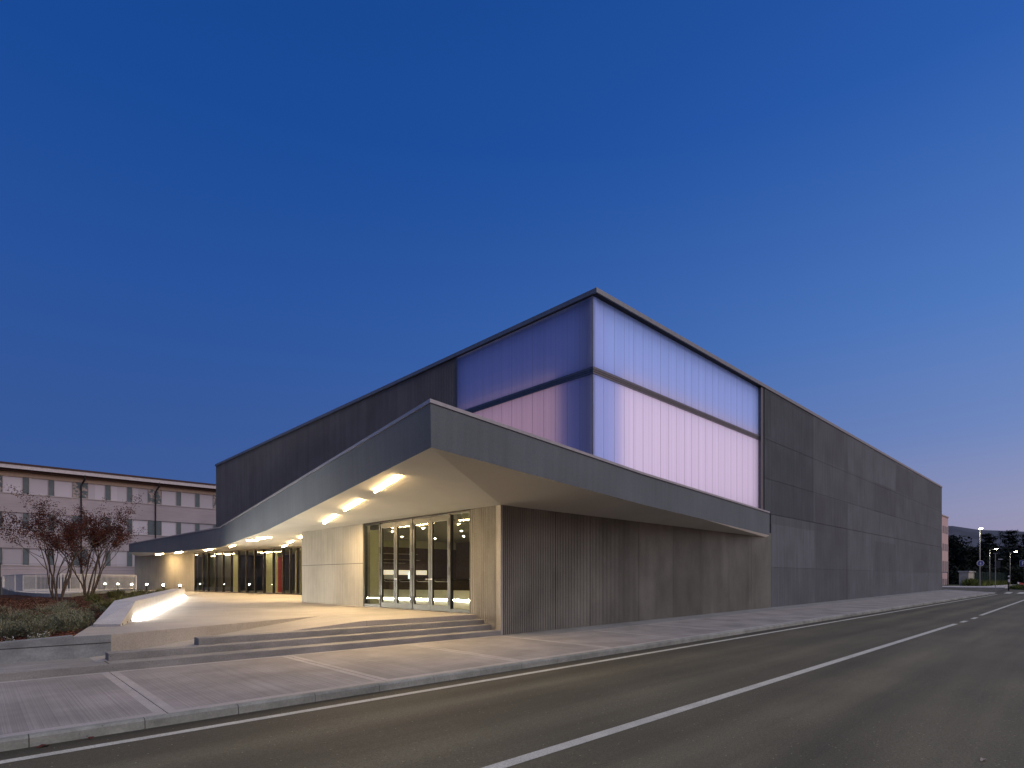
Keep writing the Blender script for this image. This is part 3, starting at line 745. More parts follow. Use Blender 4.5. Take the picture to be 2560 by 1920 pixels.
# ------------------------------------------------------------------ multi-stemmed trees with sparse russet leaves
def crape(u, v, lab, seed, lean, H_=4.3, stems=7):
    rnd = random.Random(seed); z = bedz(u,v); e = empty('multi_stem_tree', (u,v,z)); tag(e, lab, 'tree', 'russet multi-stemmed trees in the bed')
    tr = MB(); lf = MB(); tips = []
    def branch(p, d, L, r, depth):
        pts = [p]; rs = [r]; n = 5 if depth < 2 else 3
        for i in range(n):
            d = (d + Vector((rnd.gauss(0,.10),rnd.gauss(0,.10),rnd.gauss(.03,.06)))).normalized()
            p = p + d*L/n; pts.append(p); rs.append(r*(1-.5*(i+1)/n))
        tr.tube(pts, rs, 6 if depth < 2 else 4, False)
        if depth >= 2: tips.extend(pts[1:] if depth > 2 else pts[2:])
        if depth < 4:
            k = (3,3,3,3)[depth]
            for i in range(k):
                q = pts[min(n, int(n*(.45+.55*(i+1)/k)))]
                s = (d + Vector((rnd.gauss(0,.42),rnd.gauss(0,.42),rnd.gauss(0,.22)))).normalized()
                branch(q, s, L*rnd.uniform(.42,.68), rs[-1]*.85, depth+1)
    for i in range(stems):
        a = 6.283*i/stems + rnd.uniform(-.3,.3); t = rnd.uniform(.10,.40)
        d = Vector((math.cos(a)*t+lean[0], math.sin(a)*t+lean[1], 1)).normalized()
        branch(Vector((u+math.cos(a)*.12,v+math.sin(a)*.12,z-.05)), d, H_*rnd.uniform(.44,.56), rnd.uniform(.032,.048), 0)
    for p in tips:
        h = (p.z-z)/H_
        if rnd.random() < .22 + (.35 if h < .42 else 0): continue
        for _ in range(rnd.choice((1,3,6,11))):
            q = p+Vector((rnd.gauss(0,.10),rnd.gauss(0,.10),rnd.gauss(0,.08)))
            d = Vector((rnd.gauss(0,1),rnd.gauss(0,1),rnd.gauss(-.2,.8))).normalized()*rnd.uniform(.035,.065); s = d.cross(Vector((rnd.gauss(0,1),rnd.gauss(0,1),rnd.gauss(0,1))))  .normalized()*.026
            lf.face([q, q+d*.5+s, q+d, q+d*.5-s])
    tr.build('trunk', M['bark'], e, smooth=True); lf.build('crown', M['leaf_red'], e)
crape(-8.03,20.38,'left of two bushy multi-stemmed trees with russet leaves', 11, (-.06,.02), 4.45, 7)
crape(-6.82,21.24,'right of two bushy multi-stemmed trees with russet leaves, nearer the canopy', 29, (.07,-.05), 4.75, 8)

# ------------------------------------------------------------------ railing round the sunken ramp
path = [(-8.85,52),(-8.85,42),(-8.8,35.2),(-8.6,31.6),(-8.2,29.2),(-7.75,27.7),(-7.3,27.15),(-6.85,27.4),(-6.3,28.6),(-5.7,30.7),(-4.97,33.1),(-3.5,35.4),(-1.95,37.7)]
RL = empty('railing', (-7.3,27.2,.8)); tag(RL, 'pale metal railing of upright flat bars curving round the sunken ramp', 'railing')
ZB, ZR = .80, 1.86
top = MB(); top.tube([(x,y,ZR) for x,y in path], .022, 6); top.tube([(x,y,ZB+.09) for x,y in path], .016, 6); top.build('rail', M['rail'], RL)
bal = MB(); acc = 0; k = 0
for i in range(len(path)-1):
    a, c = Vector(path[i]), Vector(path[i+1]); L = (c-a).length; d = (c-a)/L; nrm = Vector((-d.y,d.x)); s = -acc
    while s < L:
        if s >= 0:
            q = a+d*s; k += 1
            bal.prism([tuple(q-d*.016-nrm*.006),tuple(q+d*.016-nrm*.006),tuple(q+d*.016+nrm*.006),tuple(q-d*.016+nrm*.006)], ZB+.09, ZR-.01)
        s += .16
    acc = (L-(s-.16))
for lo, hi, mt in (((-8.85,48),(-8.805,35.6),'skylit_bars_sheet'),((-8.79,35.0),(-8.62,31.9),'pale_bars_sheet')):
    b = MB(); b.slab(lo, hi, .02, ZB+.1, ZR-.02); b.build('merged_bars_sheet', plain(mt, g(.16,(.55,.85,1.5)) if mt == 'skylit_bars_sheet' else g(.42,(1,.98,.96)), .6), RL)  # sheets added where bars merge edge-on, blue one coloured as their sky reflection
bo = bal.build('baluster', M['rail'], RL); bo['kind'] = 'stuff'
for i in (1,2,4,6,8,10,12):
    x, y = path[i]; b = MB(); b.box(x-.03,x+.03,y-.03,y+.03,ZB,ZR-.005); b.build('post', M['rail'], RL)
b = MB()
for i in range(len(path)-1): b.slab(path[i], path[i+1], .22, .2, ZB-.003)
o = b.build('low_wall', concrete('ramp_wall_concrete', g(.19,(.95,1,1.05)), .15, .5)); tag(o, 'low grey concrete wall carrying the pale railing', 'low wall')
b = MB(); b.face([(-8.7,27.5,-.0),(-1.9,37.8,-.0),(-1.9,57,-.0),(-8.7,57,-.0)])
tag(b.build('ramp_floor', M['plaza']), 'concrete floor of the sunken ramp behind the railing', 'ramp', kind='structure')
b = MB(); b.box(-8.3,-2.6,50.0,50.2,-.2,.75); o = b.build('ramp_back_wall', plain('pale_wall_paint', g(.42,(.98,.98,1.02)), .8, var=.08)); tag(o, 'pale rendered wall at the back of the sunken ramp behind the railing', 'wall')

# bollard lights
M['lamp_boll'] = emit('bollard_lamp', (1,.93,.80,1), 190)
def bollard(u, v, lab):
    e = empty('bollard_light', (u,v,FL)); tag(e, lab, 'bollard light', 'bollard lights in front of the hall')
    b = MB(); b.tube([(u,v,FL),(u,v,1.09)], .072, 14); b.build('post', M['black'], e)
    b = MB(); b.tube([(u,v,1.091),(u,v,1.185)], .062, 14); b.build('lamp', M['lamp_boll'], e)
    b = MB(); b.tube([(u,v,1.186),(u,v,1.215),(u,v,1.228)], [.075,.075,.05], 14); b.build('cap', M['black'], e)
for u, v, lab in ((.0,33.8,'lit bollard at the far end of the bench, closest to the glazed wall'),(-.3,37.2,'lit bollard second from the glazed wall, standing above the bench'),(-.6,41.2,'lit bollard third from the glazed wall, just right of the railing end'),
  (-.9,45.2,'lit bollard seen through the railing bars nearest the railing end'),(-1.3,48.9,'lit bollard seen in the middle of the bright railing bars'),(-1.66,52.9,'lit bollard farthest away, seen low behind the railing and tree')):
    bollard(u, v, lab)

# ------------------------------------------------------------------ school building on the left
SC = empty('apartment_block', (0,58,0)); tag(SC, 'long three storey lilac pink block with closed roller blinds', 'building')
M['pink'] = concrete('pink_brick_render', g(.30,(1.06,.93,1.0)), .10, .25, (.6,.6,14), speck=.05)
M['blind'] = plain('roller_blind', g(.46,(1.03,.95,1.05)), .7, var=.10, sc=1.2)
m = N('roller_blind_slats'); wvn = m.new('ShaderNodeTexWave', wave_type='BANDS', bands_direction='Z'); wvn.inputs['Scale'].default_value = 3.2; m.link(m.pos((1,1,1)), wvn.inputs[0])
bn = m.new('ShaderNodeTexWhiteNoise', noise_dimensions='3D'); v_ = m.new('ShaderNodeVectorMath', operation='FLOOR'); m.link(m.pos((.55,0,.33)), v_.inputs[0]); m.link(v_.outputs[0], bn.inputs[0])
m.col(m.scale(g(.43,(1.0,.94,1.06)), m.math('MULTIPLY', m.rng(wvn.outputs['Fac'],0,1,.93,1.03), m.rng(bn.outputs[0],0,1,.72,1.08)))).set(.7); M['blind'] = m.mat
M['slate'] = plain('slate_blue_panel', g(.10,(.78,1.0,1.15)), .7, var=.12, sc=3)
M['peeling'] = None
m = N('peeling_panel'); m.col(m.mix(m.rng(m.noise((1,1,1), 2.6, 5, .65), .50,.56,0,1), g(.10,(.78,1,1.15)), g(.28,(1.1,.9,.85)))).set(.8); M['peeling'] = m.mat
M['eave'] = plain('white_gutter_board', g(.42,(1.0,.93,.98)), .6)
M['tile'] = plain('red_brown_roof_and_shade', g(.022,(1.9,.8,.7)), .8)
M['winframe'] = plain('pale_window_frame', g(.33,(1.05,.95,.95)), .6)
YW = 57.4; R3 = [(9.49,11.02),(6.20,7.73),(2.88,4.44)]
b = MB(); zs = [(1.75,2.88),(4.44,6.2),(7.73,9.49)]
for z0, z1 in zs: b.box(-78,22,YW,YW+.4,z0,z1)  # unseen left stretch lengthened to block sky reflections in the door glass
b.box(-78,22,YW+.25,YW+9,-.5,11.4); b.build('wall', M['pink'], SC)
b = MB(); b.box(-78,22,YW+.02,YW+.4,-.5,1.75); b.build('shaded_wall_foot', concrete('shaded_wall_foot_grey', g(.10,(.9,.95,1.1)), .1, .3), SC)  # wall foot coloured darker for the shade behind the railing
b = MB(); b.box(-78,22,YW+.002,YW+.3,11.02,11.62); b.build('frieze', plain('ochre_frieze', g(.24,(1.25,.95,.75)), .8), SC)
b = MB(); b.box(-78.5,22.5,YW-.62,YW-.5,11.66,11.99); b.build('gutter', M['eave'], SC)
b = MB(); b.box(-78.5,22.5,YW-.66,YW+9.5,12.0,12.17); b.box(-78.5,22.5,YW-.48,YW+9.5,11.63,11.998); b.box(-78.5,22.5,YW-.32,YW+9.5,11.45,11.628); b.build('roof', M['tile'], SC)  # lowest dark box stands in for the shadow under the gutter
for z0, z1 in R3:
    b = MB(); b.box(-78,22,YW-.05,YW+.1,z0-.07,z0+.002); b.build('sill', M['winframe'], SC)
mods = []
for base in (-21.32,-15.04,-8.76,-2.48,3.82,10.1):
    mods += [(base+.12,base+1.45,'b'),(base+1.96,base+3.30,'b'),(base+3.80,base+5.12,'b'),(base+1.50,base+1.90,'p'),(base+3.36,base+3.75,'p'),(base+5.18,base+6.34,'w')]
for a, c, kd in mods:
    if c < -21 or a > 12: continue
    for ri, (z0, z1) in enumerate(R3):
        b = MB()
        if kd == 'b':
            b.box(a,c,YW+.10,YW+.16,z0,z1); w = b.build('window', M['blind'], SC)
            b = MB()
            for q in (a-.035,c): b.box(q,q+.035,YW+.03,YW+.2,z0,z1)
            b.box(a-.035,c+.035,YW+.035,YW+.2,z1-.03,z1+.001)
            b.build('frame', M['winframe'], w)
        else:
            b.box(a+.003,c-.003,YW+.045,YW+.2,z0,z1); b.build('wall_panel', M['peeling'] if (kd == 'w' and ri == 0) else M['slate'], SC)
for x in (-9.3,-2.95,3.33,9.6):
    b = MB(); b.tube([(x+.25,YW-.56,11.75),(x+.25,YW-.5,11.3),(x+.1,YW-.12,10.95),(x,YW-.09,10.7),(x,YW-.09,-.3)], .075, 8); b.build('downpipe', M['black'], SC)
# wire fence in front of it
WF = empty('wire_fence', (-6,54.5,0)); tag(WF, 'thin dark wire fence on slim posts in front of the pink block', 'fence')
for x in (-12.3,-8.9,-5.6,-2.2,1.2):
    b = MB(); b.tube([(x,54.5,0),(x,54.5,3.0)], .03, 6); b.build('post', M['black'], WF)
b = MB()
for z in (.6,1.2,1.8,2.4,2.95): b.tube([(-14,54.5,z),(1.4,54.5,z)], .006, 4)
b.build('wire', M['black'], WF)

# ------------------------------------------------------------------ far right: street end
FB = empty('pink_house_block', (125,15,.4)); tag(FB, 'tall salmon pink block with narrow window slots just past the end of the hall', 'building')
M['salmon'] = plain('salmon_render', g(.36,(1.25,.9,.92)), .85, var=.06, sc=.5)
yb = 8.93; xb = 126.3
b = MB(); b.box(xb-30,xb,yb,yb+14,-.5,13.4); b.build('wall', M['salmon'], FB)
b = MB(); b.box(xb-30,xb+.1,yb-.12,yb+14.15,13.4,13.6); b.build('roof', M['coping'], FB)
for z0, z1 in ((10.2,11.6),(6.9,8.25),(2.75,4.95),(.45,1.6)):
    for i in range(4):
        x0 = xb-1.75-1.9*i; b = MB(); b.box(x0,x0+1.0,yb-.02,yb+.1,z0,z1); b.build('window', M['slate'], FB)
# far pavement, verge
b = MB(); zf = zr(90)
b.prism([(80,-3.6),(84,-3.6),(150,-1.5),(150,.6),(98,.2),(96,60),(80,60)], zf-.3, zf+.10)
tag(b.build('far_pavement', M['smooth_walk']), 'pale pavement across the side street', 'pavement', kind='structure')
ub = empty('utility_cabin', (99,3,.5)); tag(ub, 'small beige utility cabin with flat roof behind the green fence', 'cabin')
b = MB(); b.box(98.6,104.5,2.27,3.4,.4,2.62); b.build('wall', plain('beige_render', g(.34,(1.02,.98,.85)), .85, var=.08), ub)
b = MB(); b.box(98.45,104.7,2.15,3.52,2.62,2.80); b.build('roof', plain('cabin_roof_concrete', g(.3), .9), ub)
b = MB(); b.box(98.56,98.62,2.5,3.1,.5,2.0); b.build('door', plain('cabin_door_paint', g(.28,(1.0,.97,.82)), .7), ub)
gf = empty('green_fence', (120,1.1,.6)); tag(gf, 'dark green wire mesh fence running away beside the far pavement', 'fence')
M['green'] = plain('green_fence_paint', g(.035,(.5,1.3,.9)), .6)
for i in range(22):
    x = 98+i*2.5; y = 1.55-(x-98)*.0135
    b = MB(); b.box(x-.03,x+.03,y-.03,y+.03,.3,2.75); b.build('post', M['green'], gf)
b = MB()
for i in range(330):
    x = 98+i*.16; y = 1.55-(x-98)*.0135; b.box(x-.008,x+.008,y-.004,y+.004,.45,2.7)
for z in (.5,1.2,1.95,2.68): b.box(98,150,1.2,1.21,z,z+.03) if False else None
b.build('mesh_panel', M['green'], gf)
gf2 = empty('yard_fence', (101,7,.5)); tag(gf2, 'dark green fence section between the pink block and the utility cabin', 'fence')
b = MB(); b.box(101.3,101.36,5.1,10.6,2.55,2.7); b.build('rail', plain('pale_fence_rail', g(.3), .6), gf2)
for i in range(4):
    y = 5.2+i*1.7; b = MB(); b.box(101.27,101.34,y,y+.07,.3,2.6); b.build('post', M['green'], gf2)
b = MB()
for i in range(34): b.box(101.30,101.312,5.1+i*.16,5.112+i*.16,.4,2.55)
b.build('mesh_panel', M['green'], gf2)
M['pole'] = plain('galvanised_pole', g(.26,(1,1.02,1.0)), .5, .4)
M['lamp_street'] = emit('street_lamp_head', (1,.90,.62,1), 110)
def street_lamp(u, v, z0, h, arm, lab, s=1):
    e = empty('street_lamp', (u,v,z0)); tag(e, lab, 'street lamp', 'street lamps at the end of the street')
    b = MB(); b.tube([(u,v,z0),(u,v,z0+h*.4),(u,v,z0+h)], [.10*s,.08*s,.055*s], 10); b.build('pole', M['pole'], e, smooth=True)
    b = MB(); b.tube([(u,v,z0+h-.05),(u+arm[0],v+arm[1],z0+h+.12)], .035*s, 6); b.build('arm', M['pole'], e)
    x, y, z = u+arm[0], v+arm[1], z0+h+.10
    b = MB(); b.prism([(x-.2,y-.2),(x+.2,y-.2),(x+.15,y+.2),(x-.15,y+.2)], z+.02, z+.11); b.build('lamp_housing', M['pole'], e)
    b = MB(); b.box(x-.17,x+.17,y-.17,y+.17,z-.05,z+.015); b.build('lamp', M['lamp_street'], e)
street_lamp(96.0,.63,.42,8.45,(-.5,-.2),'tallest lit street lamp, carrying a round blue sign')
street_lamp(108.7,.87,.5,5.85,(.2,-.8),'smaller lit street lamp with a side arm, in front of the dark trees',.7)
street_lamp(128.3,.06,.6,5.9,(.2,-.8),'smaller lit street lamp farthest to the right',.7)
M['blue'] = plain('blue_sign_face', g(.11,(.55,.65,2.0)), .5)
M['white'] = plain('white_sign_face', g(.75), .5)
sg = empty('round_sign', (95.9,.5,3.85)); tag(sg, 'round blue sign with a white figure on the tall lamp pole', 'sign')
fx, fy = -.72, -.69      # facing the camera side of the street
def disc(c, r, t, n=24):
    b = MB(); nrm = Vector((-.93,-.36,0)).normalized(); s = Vector((-nrm.y,nrm.x,0))
    ring = lambda o: [c+nrm*o+s*math.cos(6.2832*i/n)*r+Vector((0,0,math.sin(6.2832*i/n)*r)) for i in range(n)]
    a, e = ring(0), ring(t); b.face(e); b.face(a[::-1])
    for i in range(n): b.face([a[i],a[(i+1)%n],e[(i+1)%n],e[i]])
    return b
cs = Vector((95.86,.55,3.88))
disc(cs, .42, .03).build('rim', M['white'], sg); disc(cs+Vector((-.93,-.36,0)).normalized()*.032, .375, .004).build('sign_face', M['blue'], sg)
b = MB(); n_ = Vector((-.93,-.36,0)).normalized(); s_ = Vector((-n_.y,n_.x,0)); c0 = cs+n_*.040
b.tube([c0+Vector((0,0,.16)), c0+Vector((0,0,.17))+n_*.003], .05, 10)
for (x0,z0),(x1,z1) in (((0,.1),(0,-.05)),((0,-.05),(-.07,-.22)),((0,-.05),(.07,-.22)),((0,.07),(-.1,-.03)),((0,.07),(.1,-.03))):
    b.tube([c0+s_*x0+Vector((0,0,z0)), c0+s_*x1+Vector((0,0,z1))], .024, 5)
b.build('pictogram', M['white'], sg)
sp = empty('sign_pole', (65.2,-4.35,.2)); tag(sp, 'slim grey sign post standing at the end of the pavement', 'sign post')
zb_ = zk(65)-.03
b = MB(); b.tube([(65.2,-4.2,zb_),(65.2,-4.2,4.22)], .035, 8); b.build('pole', M['pole'], sp)
b = MB()
for z in (2.68,2.98,3.42): b.box(65.13,65.27,-4.27,-4.13,z,z+.035)
b.box(65.12,65.28,-4.36,-4.04,4.2,4.24); b.build('clamp', M['steel'], sp)
b = MB(); b.box(65.2,65.23,-4.76,-4.42,3.56,3.64); b.build('arrow_plate', M['white'], sp)
b = MB(); b.box(65.19,65.2,-4.6,-4.2,2.7,3.45); b.build('sign_back', plain('grey_sign_back', g(.05), .6), sp)
ps = empty('parking_sign', (75,-5.72,.6)); tag(ps, 'blue square parking sign with a white P at the right picture edge', 'sign')
b = MB(); b.tube([(75,-5.72,.4),(75,-5.72,3.1)], .04, 8); b.build('pole', M['pole'], ps)
nP = Vector((-.93,.1,0)).normalized(); sP = Vector((-nP.y,nP.x,0)); cP = Vector((74.93,-5.68,3.36))
if sP.y > 0: sP = -sP            # sP points to the reader's right
def plate(c, w, h, t):
    b = MB(); q = [c-sP*w-Vector((0,0,h)), c+sP*w-Vector((0,0,h)), c+sP*w+Vector((0,0,h)), c-sP*w+Vector((0,0,h))]
    e = [p+nP*t for p in q]; b.face(e); b.face(q[::-1])
    for i in range(4): b.face([q[i],q[(i+1)%4],e[(i+1)%4],e[i]])
    return b
plate(cP, .36, .36, .03).build('rim', M['white'], ps); plate(cP+nP*.032, .33, .33, .003).build('sign_face', M['blue'], ps)
b = MB(); c0 = cP+nP*.04
def bar(x0,z0,x1,z1):
    q = [c0+sP*x0+Vector((0,0,z0)), c0+sP*x1+Vector((0,0,z0)), c0+sP*x1+Vector((0,0,z1)), c0+sP*x0+Vector((0,0,z1))]; b.face(q); b.face([p+nP*.003 for p in q])
bar(-.16,-.22,-.07,.22)
pr_ = [(-.07,.22),(.06,.22),(.15,.17),(.18,.09),(.15,.01),(.06,-.04),(-.07,-.04)]; pi_ = [(-.07,.14),(.05,.14),(.08,.12),(.095,.09),(.08,.06),(.05,.04),(-.07,.04)]
for i in range(6):
    q = [pr_[i],pr_[i+1],pi_[i+1],pi_[i]]; b.face([c0+sP*x+Vector((0,0,z)) for x,z in q]); b.face([c0+nP*.003+sP*x+Vector((0,0,z)) for x,z in q])
b.build('letter', M['white'], ps)
mk = empty('marker_post', (72,-4.7,.4)); tag(mk, 'short striped marker post in the grass below the parking sign', 'marker post')
b = MB(); b.tube([(72.2,-4.62,.2),(72.2,-4.62,1.95)], .07, 8); b.build('post', M['black'], mk)
b = MB(); b.tube([(72.2,-4.62,1.25),(72.2,-4.62,1.55)], .075, 8); b.tube([(72.2,-4.62,1.8),(72.2,-4.62,1.96)], .075, 8); b.build('white_band', M['white'], mk)
gr = empty('guard_rail', (74,-5.5,.5)); tag(gr, 'short sloping red and white guard rail at the right picture edge', 'guard rail')
b = MB(); b.prism([(73.3,-5.3),(74.6,-6.6),(74.65,-6.55),(73.35,-5.25)], lambda x,y: .62+(y+6.6)*.32, lambda x,y: .82+(y+6.6)*.32); b.build('rail', M['white'], gr)
b = MB(); b.prism([(73.4,-5.42),(73.8,-5.82),(73.84,-5.78),(73.44,-5.38)], lambda x,y: .622+(y+6.6)*.32, lambda x,y: .822+(y+6.6)*.32)
b.v = [(x-.012,y-.012,z) for x,y,z in b.v]; b.build('red_band', plain('red_band_paint', g(.3,(1,.1,.08)), .5), gr)
# verge grass and weeds: nobody could count them
b = MB(); rnd = random.Random(5)
for _ in range(2600):
    t = rnd.random(); x = 97.5+50*t*t; y = 1.5-(x-98)*.0135+rnd.gauss(.2,.45); c = (x,y,.45)
    h = rnd.uniform(.3,1.1); s = Vector((rnd.gauss(0,.05),rnd.gauss(0,.05),0)); p = Vector(c); d = Vector((rnd.gauss(0,.3),rnd.gauss(0,.3),h))
    b.face([p-s,p+s,p+d])
for _ in range(900):
    x, y = rnd.uniform(98,101), rnd.uniform(1.7,2.5); p = Vector((x-rnd.random(),y,.45)); s = Vector((rnd.gauss(0,.08),rnd.gauss(0,.08),0)); b.face([p-s,p+s,p+Vector((rnd.gauss(0,.35),rnd.gauss(0,.35),rnd.uniform(.5,1.35)))])
tag(b.build('verge_weeds', M['weed']), 'tall yellow green weeds growing along the green fence', 'weeds', kind='stuff')
b = MB()
for _ in range(3200):
    a, r_ = rnd.uniform(0,6.283), math.sqrt(rnd.random()); x, y = 77.5+3.2*r_*math.cos(a), -6.3+2.1*r_*math.sin(a); z = .42+.25*(1-r_*r_)
    p = Vector((x,y,z)); s = Vector((rnd.gauss(0,.03),rnd.gauss(0,.03),0)); b.face([p-s,p+s,p+Vector((rnd.gauss(0,.15),rnd.gauss(0,.15),rnd.uniform(.15,.5)))])
tag(b.build('verge_grass', M['weed']), 'grassy mound at the road edge below the parking sign', 'grass', kind='stuff')
b = MB()
ring = [(77.5+3.4*math.cos(i*.3927),-6.3+2.3*math.sin(i*.3927)) for i in range(16)]
for i in range(16):
    p, q = ring[i], ring[(i+1)%16]; b.face([(p[0],p[1],.35),(q[0],q[1],.35),(77.5,-6.3,.68)])
tag(b.build('verge_mound', M['ground']), 'earth mound under the grass at the road edge', 'ground', kind='structure')

# dark trees at the end of the street
def dark_tree(u, v, z0, H_, r, lab, seed, kind):
    rnd = random.Random(seed); e = empty({'bush':'round_tree','pine':'pine_tree','bare':'bare_tree'}[kind], (u,v,z0)); tag(e, lab, 'tree', 'dark trees at the end of the street')
    tr = MB(); lf = MB()
    if kind == 'bare':
        def br(p, d, L, r0, dep):
            pts = [p]; 
            for i in range(3): d = (d+Vector((rnd.gauss(0,.14),rnd.gauss(0,.14),rnd.gauss(.04,.06)))).normalized(); p = p+d*L/3; pts.append(p)
            tr.tube(pts, [r0,r0*.85,r0*.7,r0*.5], 5, False)
            if dep < 4:
                for _ in range(3): br(pts[rnd.choice((2,3))], (d+Vector((rnd.gauss(0,.5),rnd.gauss(0,.5),rnd.gauss(0,.3)))).normalized(), L*rnd.uniform(.55,.75), r0*.62, dep+1)
        br(Vector((u,v,z0)), Vector((0,0,1)), H_*.36, .26, 0)
        tr.build('trunk', M['darkbark'], e); return
    tr.tube([(u,v,z0-.3),(u,v,z0+H_*.6),(u,v,z0+H_*.97)], [.22,.14,.03], 7)
    if kind == 'bush':
        cl = []
        for _ in range(60):
            d = Vector((rnd.gauss(0,1),rnd.gauss(0,1),rnd.gauss(0,1))).normalized()*rnd.uniform(.3,1)
            cl.append((Vector((u+d.x*r,v+d.y*r,z0+H_*.52+d.z*H_*.45)), r*rnd.uniform(.18,.36)))
        for c, cr in cl:
            for _ in range(130):
                d = Vector((rnd.gauss(0,1),rnd.gauss(0,1),rnd.gauss(0,1))).normalized(); p = c+d*cr*rnd.random()**.4; s = Vector((rnd.gauss(0,1),rnd.gauss(0,1),rnd.gauss(0,1))).normalized()*.24; t = d.cross(s).normalized()*.19
                lf.face([p-s,p+t,p+s,p-t])
    else:
        lev = 13
        for i in range(lev):
            h = z0+H_*(.16+.82*i/lev); rr = r*(1-.62*i/lev)*rnd.uniform(.7,1.15)
            for k in range(7):
                a = rnd.uniform(0,6.283); dx, dy = math.cos(a), math.sin(a); tipz = h+rr*rnd.uniform(-.05,.35)
                tr.tube([(u,v,h),(u+dx*rr,v+dy*rr,tipz)], [.05,.015], 4, False)
                for _ in range(75):
                    t = rnd.uniform(.2,1.08); p = Vector((u+dx*rr*t+rnd.gauss(0,.2),v+dy*rr*t+rnd.gauss(0,.2),h+(tipz-h)*t+rnd.gauss(.05,.16)))
                    s = Vector((rnd.gauss(0,1),rnd.gauss(0,1),rnd.gauss(0,.5))).normalized()*.38; w = s.cross(Vector((0,0,1))).normalized()*.13
                    lf.face([p-w,p+w,p+s])
    tr.build('trunk', M['darkbark'], e); lf.build('crown', M['darkleaf'], e)
dark_tree(150,11.8,.4,10.4,5.2,'big round dark tree just right of the salmon pink block',1,'bush')
dark_tree(153,7.2,.4,9.4,4.2,'lower round dark tree behind the tall lamp pole',2,'bush')
dark_tree(158,3.0,.4,9.6,4.4,'round dark tree between the two small street lamps',3,'bush')
dark_tree(163,-1.5,.4,9.0,4.4,'round dark tree behind the farthest street lamp',4,'bush')
dark_tree(166,-5.5,.4,9.4,4.4,'round dark tree at the right picture edge',5,'bush')
dark_tree(160,6.6,.4,12.2,3.4,'tall dark pine right of the tall lamp head',6,'pine')
dark_tree(165,3.4,.4,12.9,3.6,'tallest dark pine in the middle of the row',7,'pine')
dark_tree(172,.4,.4,12.4,3.8,'dark pine above the farthest street lamp',8,'pine')
dark_tree(176,-3.2,.4,12.6,3.8,'dark pine near the right picture edge',9,'pine')
dark_tree(180,-7.5,.4,13.2,4.0,'dark pine cut by the right picture edge',10,'pine')
dark_tree(165,14.5,.4,14.2,3,'bare leafless tree nearest the salmon pink block',12,'bare')
dark_tree(166,10.6,.4,13.8,3,'bare leafless tree left of the tall lamp head',13,'bare')
b = MB(); rnd = random.Random(77)
for _ in range(9000):
    x, y = rnd.uniform(131,150), rnd.uniform(-9,16); z = .4+3.6*rnd.random()**.8*(1+.25*noise.noise((x*.3,y*.3,0)))
    s_ = Vector((rnd.gauss(0,1),rnd.gauss(0,1),rnd.gauss(0,1))).normalized()*.3; t_ = s_.cross(Vector((rnd.gauss(0,1),rnd.gauss(0,1),1))).normalized()*.22; p = Vector((x,y,z))
    b.face([p-s_,p+t_,p+s_,p-t_])
tag(b.build('hedge', M['darkleaf']), 'dense dark undergrowth behind the green fence', 'hedge', kind='stuff')
# distant hills
b = MB(); prof = []
for i in range(61):
    a = R(-40+100*i/60); d = 1900
    h = 104+40*math.exp(-((i-30.5)/4)**2)+6*noise.noise((i*.23,0,3))+10*noise.noise((i*.7,1,3))
    prof.append((-10.9+d*math.cos(a), -11.8+d*math.sin(a), h))
for i in range(60):
    p, q = prof[i], prof[i+1]
    sp_ = lambda k, t: (k[0]*(1-.35*t), k[1]*(1-.35*t), k[2]*(1-t)-2*t)
    for j in range(5): b.face([sp_(p,(j+1)/5),sp_(q,(j+1)/5),sp_(q,j/5),sp_(p,j/5)])
    b.face([(p[0]*1.3,p[1]*1.3,-5),(q[0]*1.3,q[1]*1.3,-5),q,p])
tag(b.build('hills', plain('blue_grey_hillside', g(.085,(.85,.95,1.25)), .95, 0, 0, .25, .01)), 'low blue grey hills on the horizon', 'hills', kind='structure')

# fallen leaves on the road
M['deadleaf'] = plain('fallen_leaf', g(.33,(1.15,.95,.7)), .8)
def leaf(u, v, r_, a, mat, lab):
    b = MB(); z = zr(u)+.006; pts = []
    for i in range(10):
        t = 6.2832*i/10; q = r_*(1+.25*math.cos(3*t)); pts.append((u+math.cos(t+a)*q, v+math.sin(t+a)*q*.7, z+.012*math.sin(2*t)+.008))
    for i in range(10): b.face([pts[i],pts[(i+1)%10],(u,v,z+.02)])
    o = b.build('fallen_leaf', mat); tag(o, lab, 'leaf')
leaf(-3.95,-11.05,.035,.4,M['deadleaf'],'pale dry leaf lying on the asphalt at the bottom right')
leaf(-10.35,-4.21,.05,1.2,M['leaf_red'],'red brown leaf in the gutter at the lower left')
leaf(-9.95,-4.19,.03,2.2,M['leaf_red'],'small brown leaf against the kerb, right of the larger gutter leaf')

# ------------------------------------------------------------------ light
W = bpy.data.worlds.new('World'); S.world = W; W.use_nodes = True
t = W.node_tree; n = t.nodes; bg = n['Background']
tc = n.new('ShaderNodeTexCoord'); nz = n.new('ShaderNodeVectorMath'); nz.operation = 'NORMALIZE'; t.links.new(tc.outputs['Generated'], nz.inputs[0])
sx = n.new('ShaderNodeSeparateXYZ'); t.links.new(nz.outputs[0], sx.inputs[0])
flat = n.new('ShaderNodeVectorMath'); flat.operation = 'MULTIPLY'; flat.inputs[1].default_value = (1,1,0); t.links.new(nz.outputs[0], flat.inputs[0])
fn = n.new('ShaderNodeVectorMath'); fn.operation = 'NORMALIZE'; t.links.new(flat.outputs[0], fn.inputs[0])
dt = n.new('ShaderNodeVectorMath'); dt.operation = 'DOT_PRODUCT'; dt.inputs[1].default_value = (.3,-.954,0); t.links.new(fn.outputs[0], dt.inputs[0])
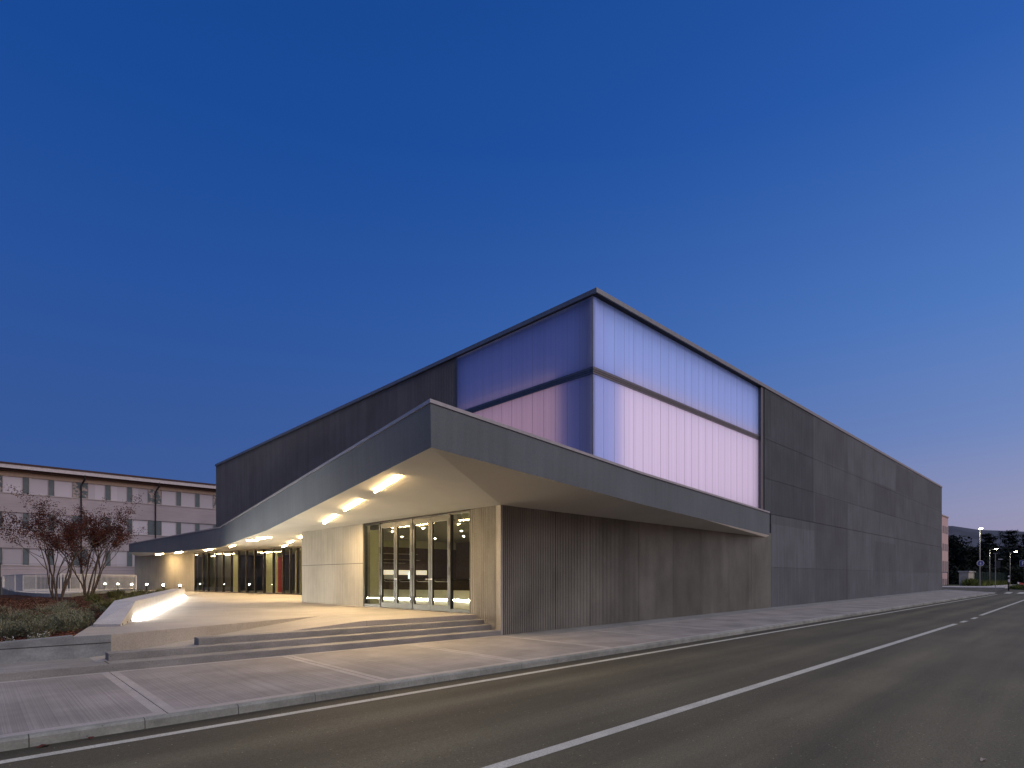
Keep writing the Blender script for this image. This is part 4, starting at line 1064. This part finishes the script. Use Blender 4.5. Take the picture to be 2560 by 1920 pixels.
def ramp(stops, src):
    r_ = n.new('ShaderNodeValToRGB'); cr = r_.color_ramp; cr.interpolation = 'EASE' if False else 'LINEAR'
    while len(cr.elements) < len(stops): cr.elements.new(.5)
    for e, (p, c) in zip(cr.elements, stops): e.position = p; e.color = c
    t.links.new(src, r_.inputs[0]); return r_.outputs[0]
sa = ramp([(0,srgb(76,94,148)),(.10,srgb(63,92,150)),(.17,srgb(57,89,151)),(.40,srgb(40,82,155)),(.60,srgb(25,73,149)),(.75,srgb(22,68,142)),(1,srgb(18,58,125))], sx.outputs[2])
sb = ramp([(0,srgb(170,146,170)),(.06,srgb(152,147,178)),(.095,srgb(146,149,183)),(.2,srgb(112,136,190)),(.36,srgb(80,122,191)),(.60,srgb(43,92,173)),(.75,srgb(32,80,158)),(1,srgb(18,58,125))], sx.outputs[2])
sc_ = ramp([(0,srgb(255,190,150)),(.12,srgb(255,200,175)),(.3,srgb(225,195,205)),(.6,srgb(95,120,180)),(1,srgb(18,58,125))], sx.outputs[2])
def mr(src, a, b_):
    q = n.new('ShaderNodeMapRange'); t.links.new(src, q.inputs[0]); q.inputs[1].default_value = a; q.inputs[2].default_value = b_; return q.outputs[0]
def mixc(f, a, c):
    q = n.new('ShaderNodeMix'); q.data_type = 'RGBA'; t.links.new(f, q.inputs[0]); t.links.new(a, q.inputs[6]); t.links.new(c, q.inputs[7]); return q.outputs[2]
pw = n.new('ShaderNodeMath'); pw.operation = 'POWER'; pw.inputs[1].default_value = 1.35; t.links.new(mr(dt.outputs['Value'], -.95, .232), pw.inputs[0])
mix1 = mixc(pw.outputs[0], sa, sb); mix2 = mixc(mr(dt.outputs['Value'], .28, 1.0), mix1, sc_)
t.links.new(mix2, bg.inputs[0]); bg.inputs[1].default_value = 1.0
sl = bpy.data.lights.new('Sun', 'SUN'); sl.energy = 1.9; sl.angle = R(70); sl.color = (1.0,.93,.84)
so = bpy.data.objects.new('Sun', sl); COL.objects.link(so)
so.rotation_euler = Vector((.10,-.60,.79)).to_track_quat('Z','Y').to_euler()

# ------------------------------------------------------------------ camera
cam = bpy.data.cameras.new('Camera'); co = bpy.data.objects.new('Camera', cam); COL.objects.link(co); S.camera = co
co.location = (-10.9165,-11.8381,1.6); co.rotation_euler = (math.pi/2, 0, -math.asin(.69229788))
cam.sensor_width = 36; cam.lens = 36*1417/2560; cam.shift_y = 487/2560; cam.clip_start = .05; cam.clip_end = 6000
S.view_settings.view_transform = 'Standard'; S.view_settings.look = 'None'; S.view_settings.exposure = 0; S.view_settings.gamma = 1
S.render.engine = 'CYCLES'
S.cycles.use_denoising = True; S.cycles.max_bounces = 8; S.cycles.transparent_max_bounces = 16; S.cycles.sample_clamp_indirect = 6
S.cycles.caustics_reflective = False; S.cycles.caustics_refractive = False
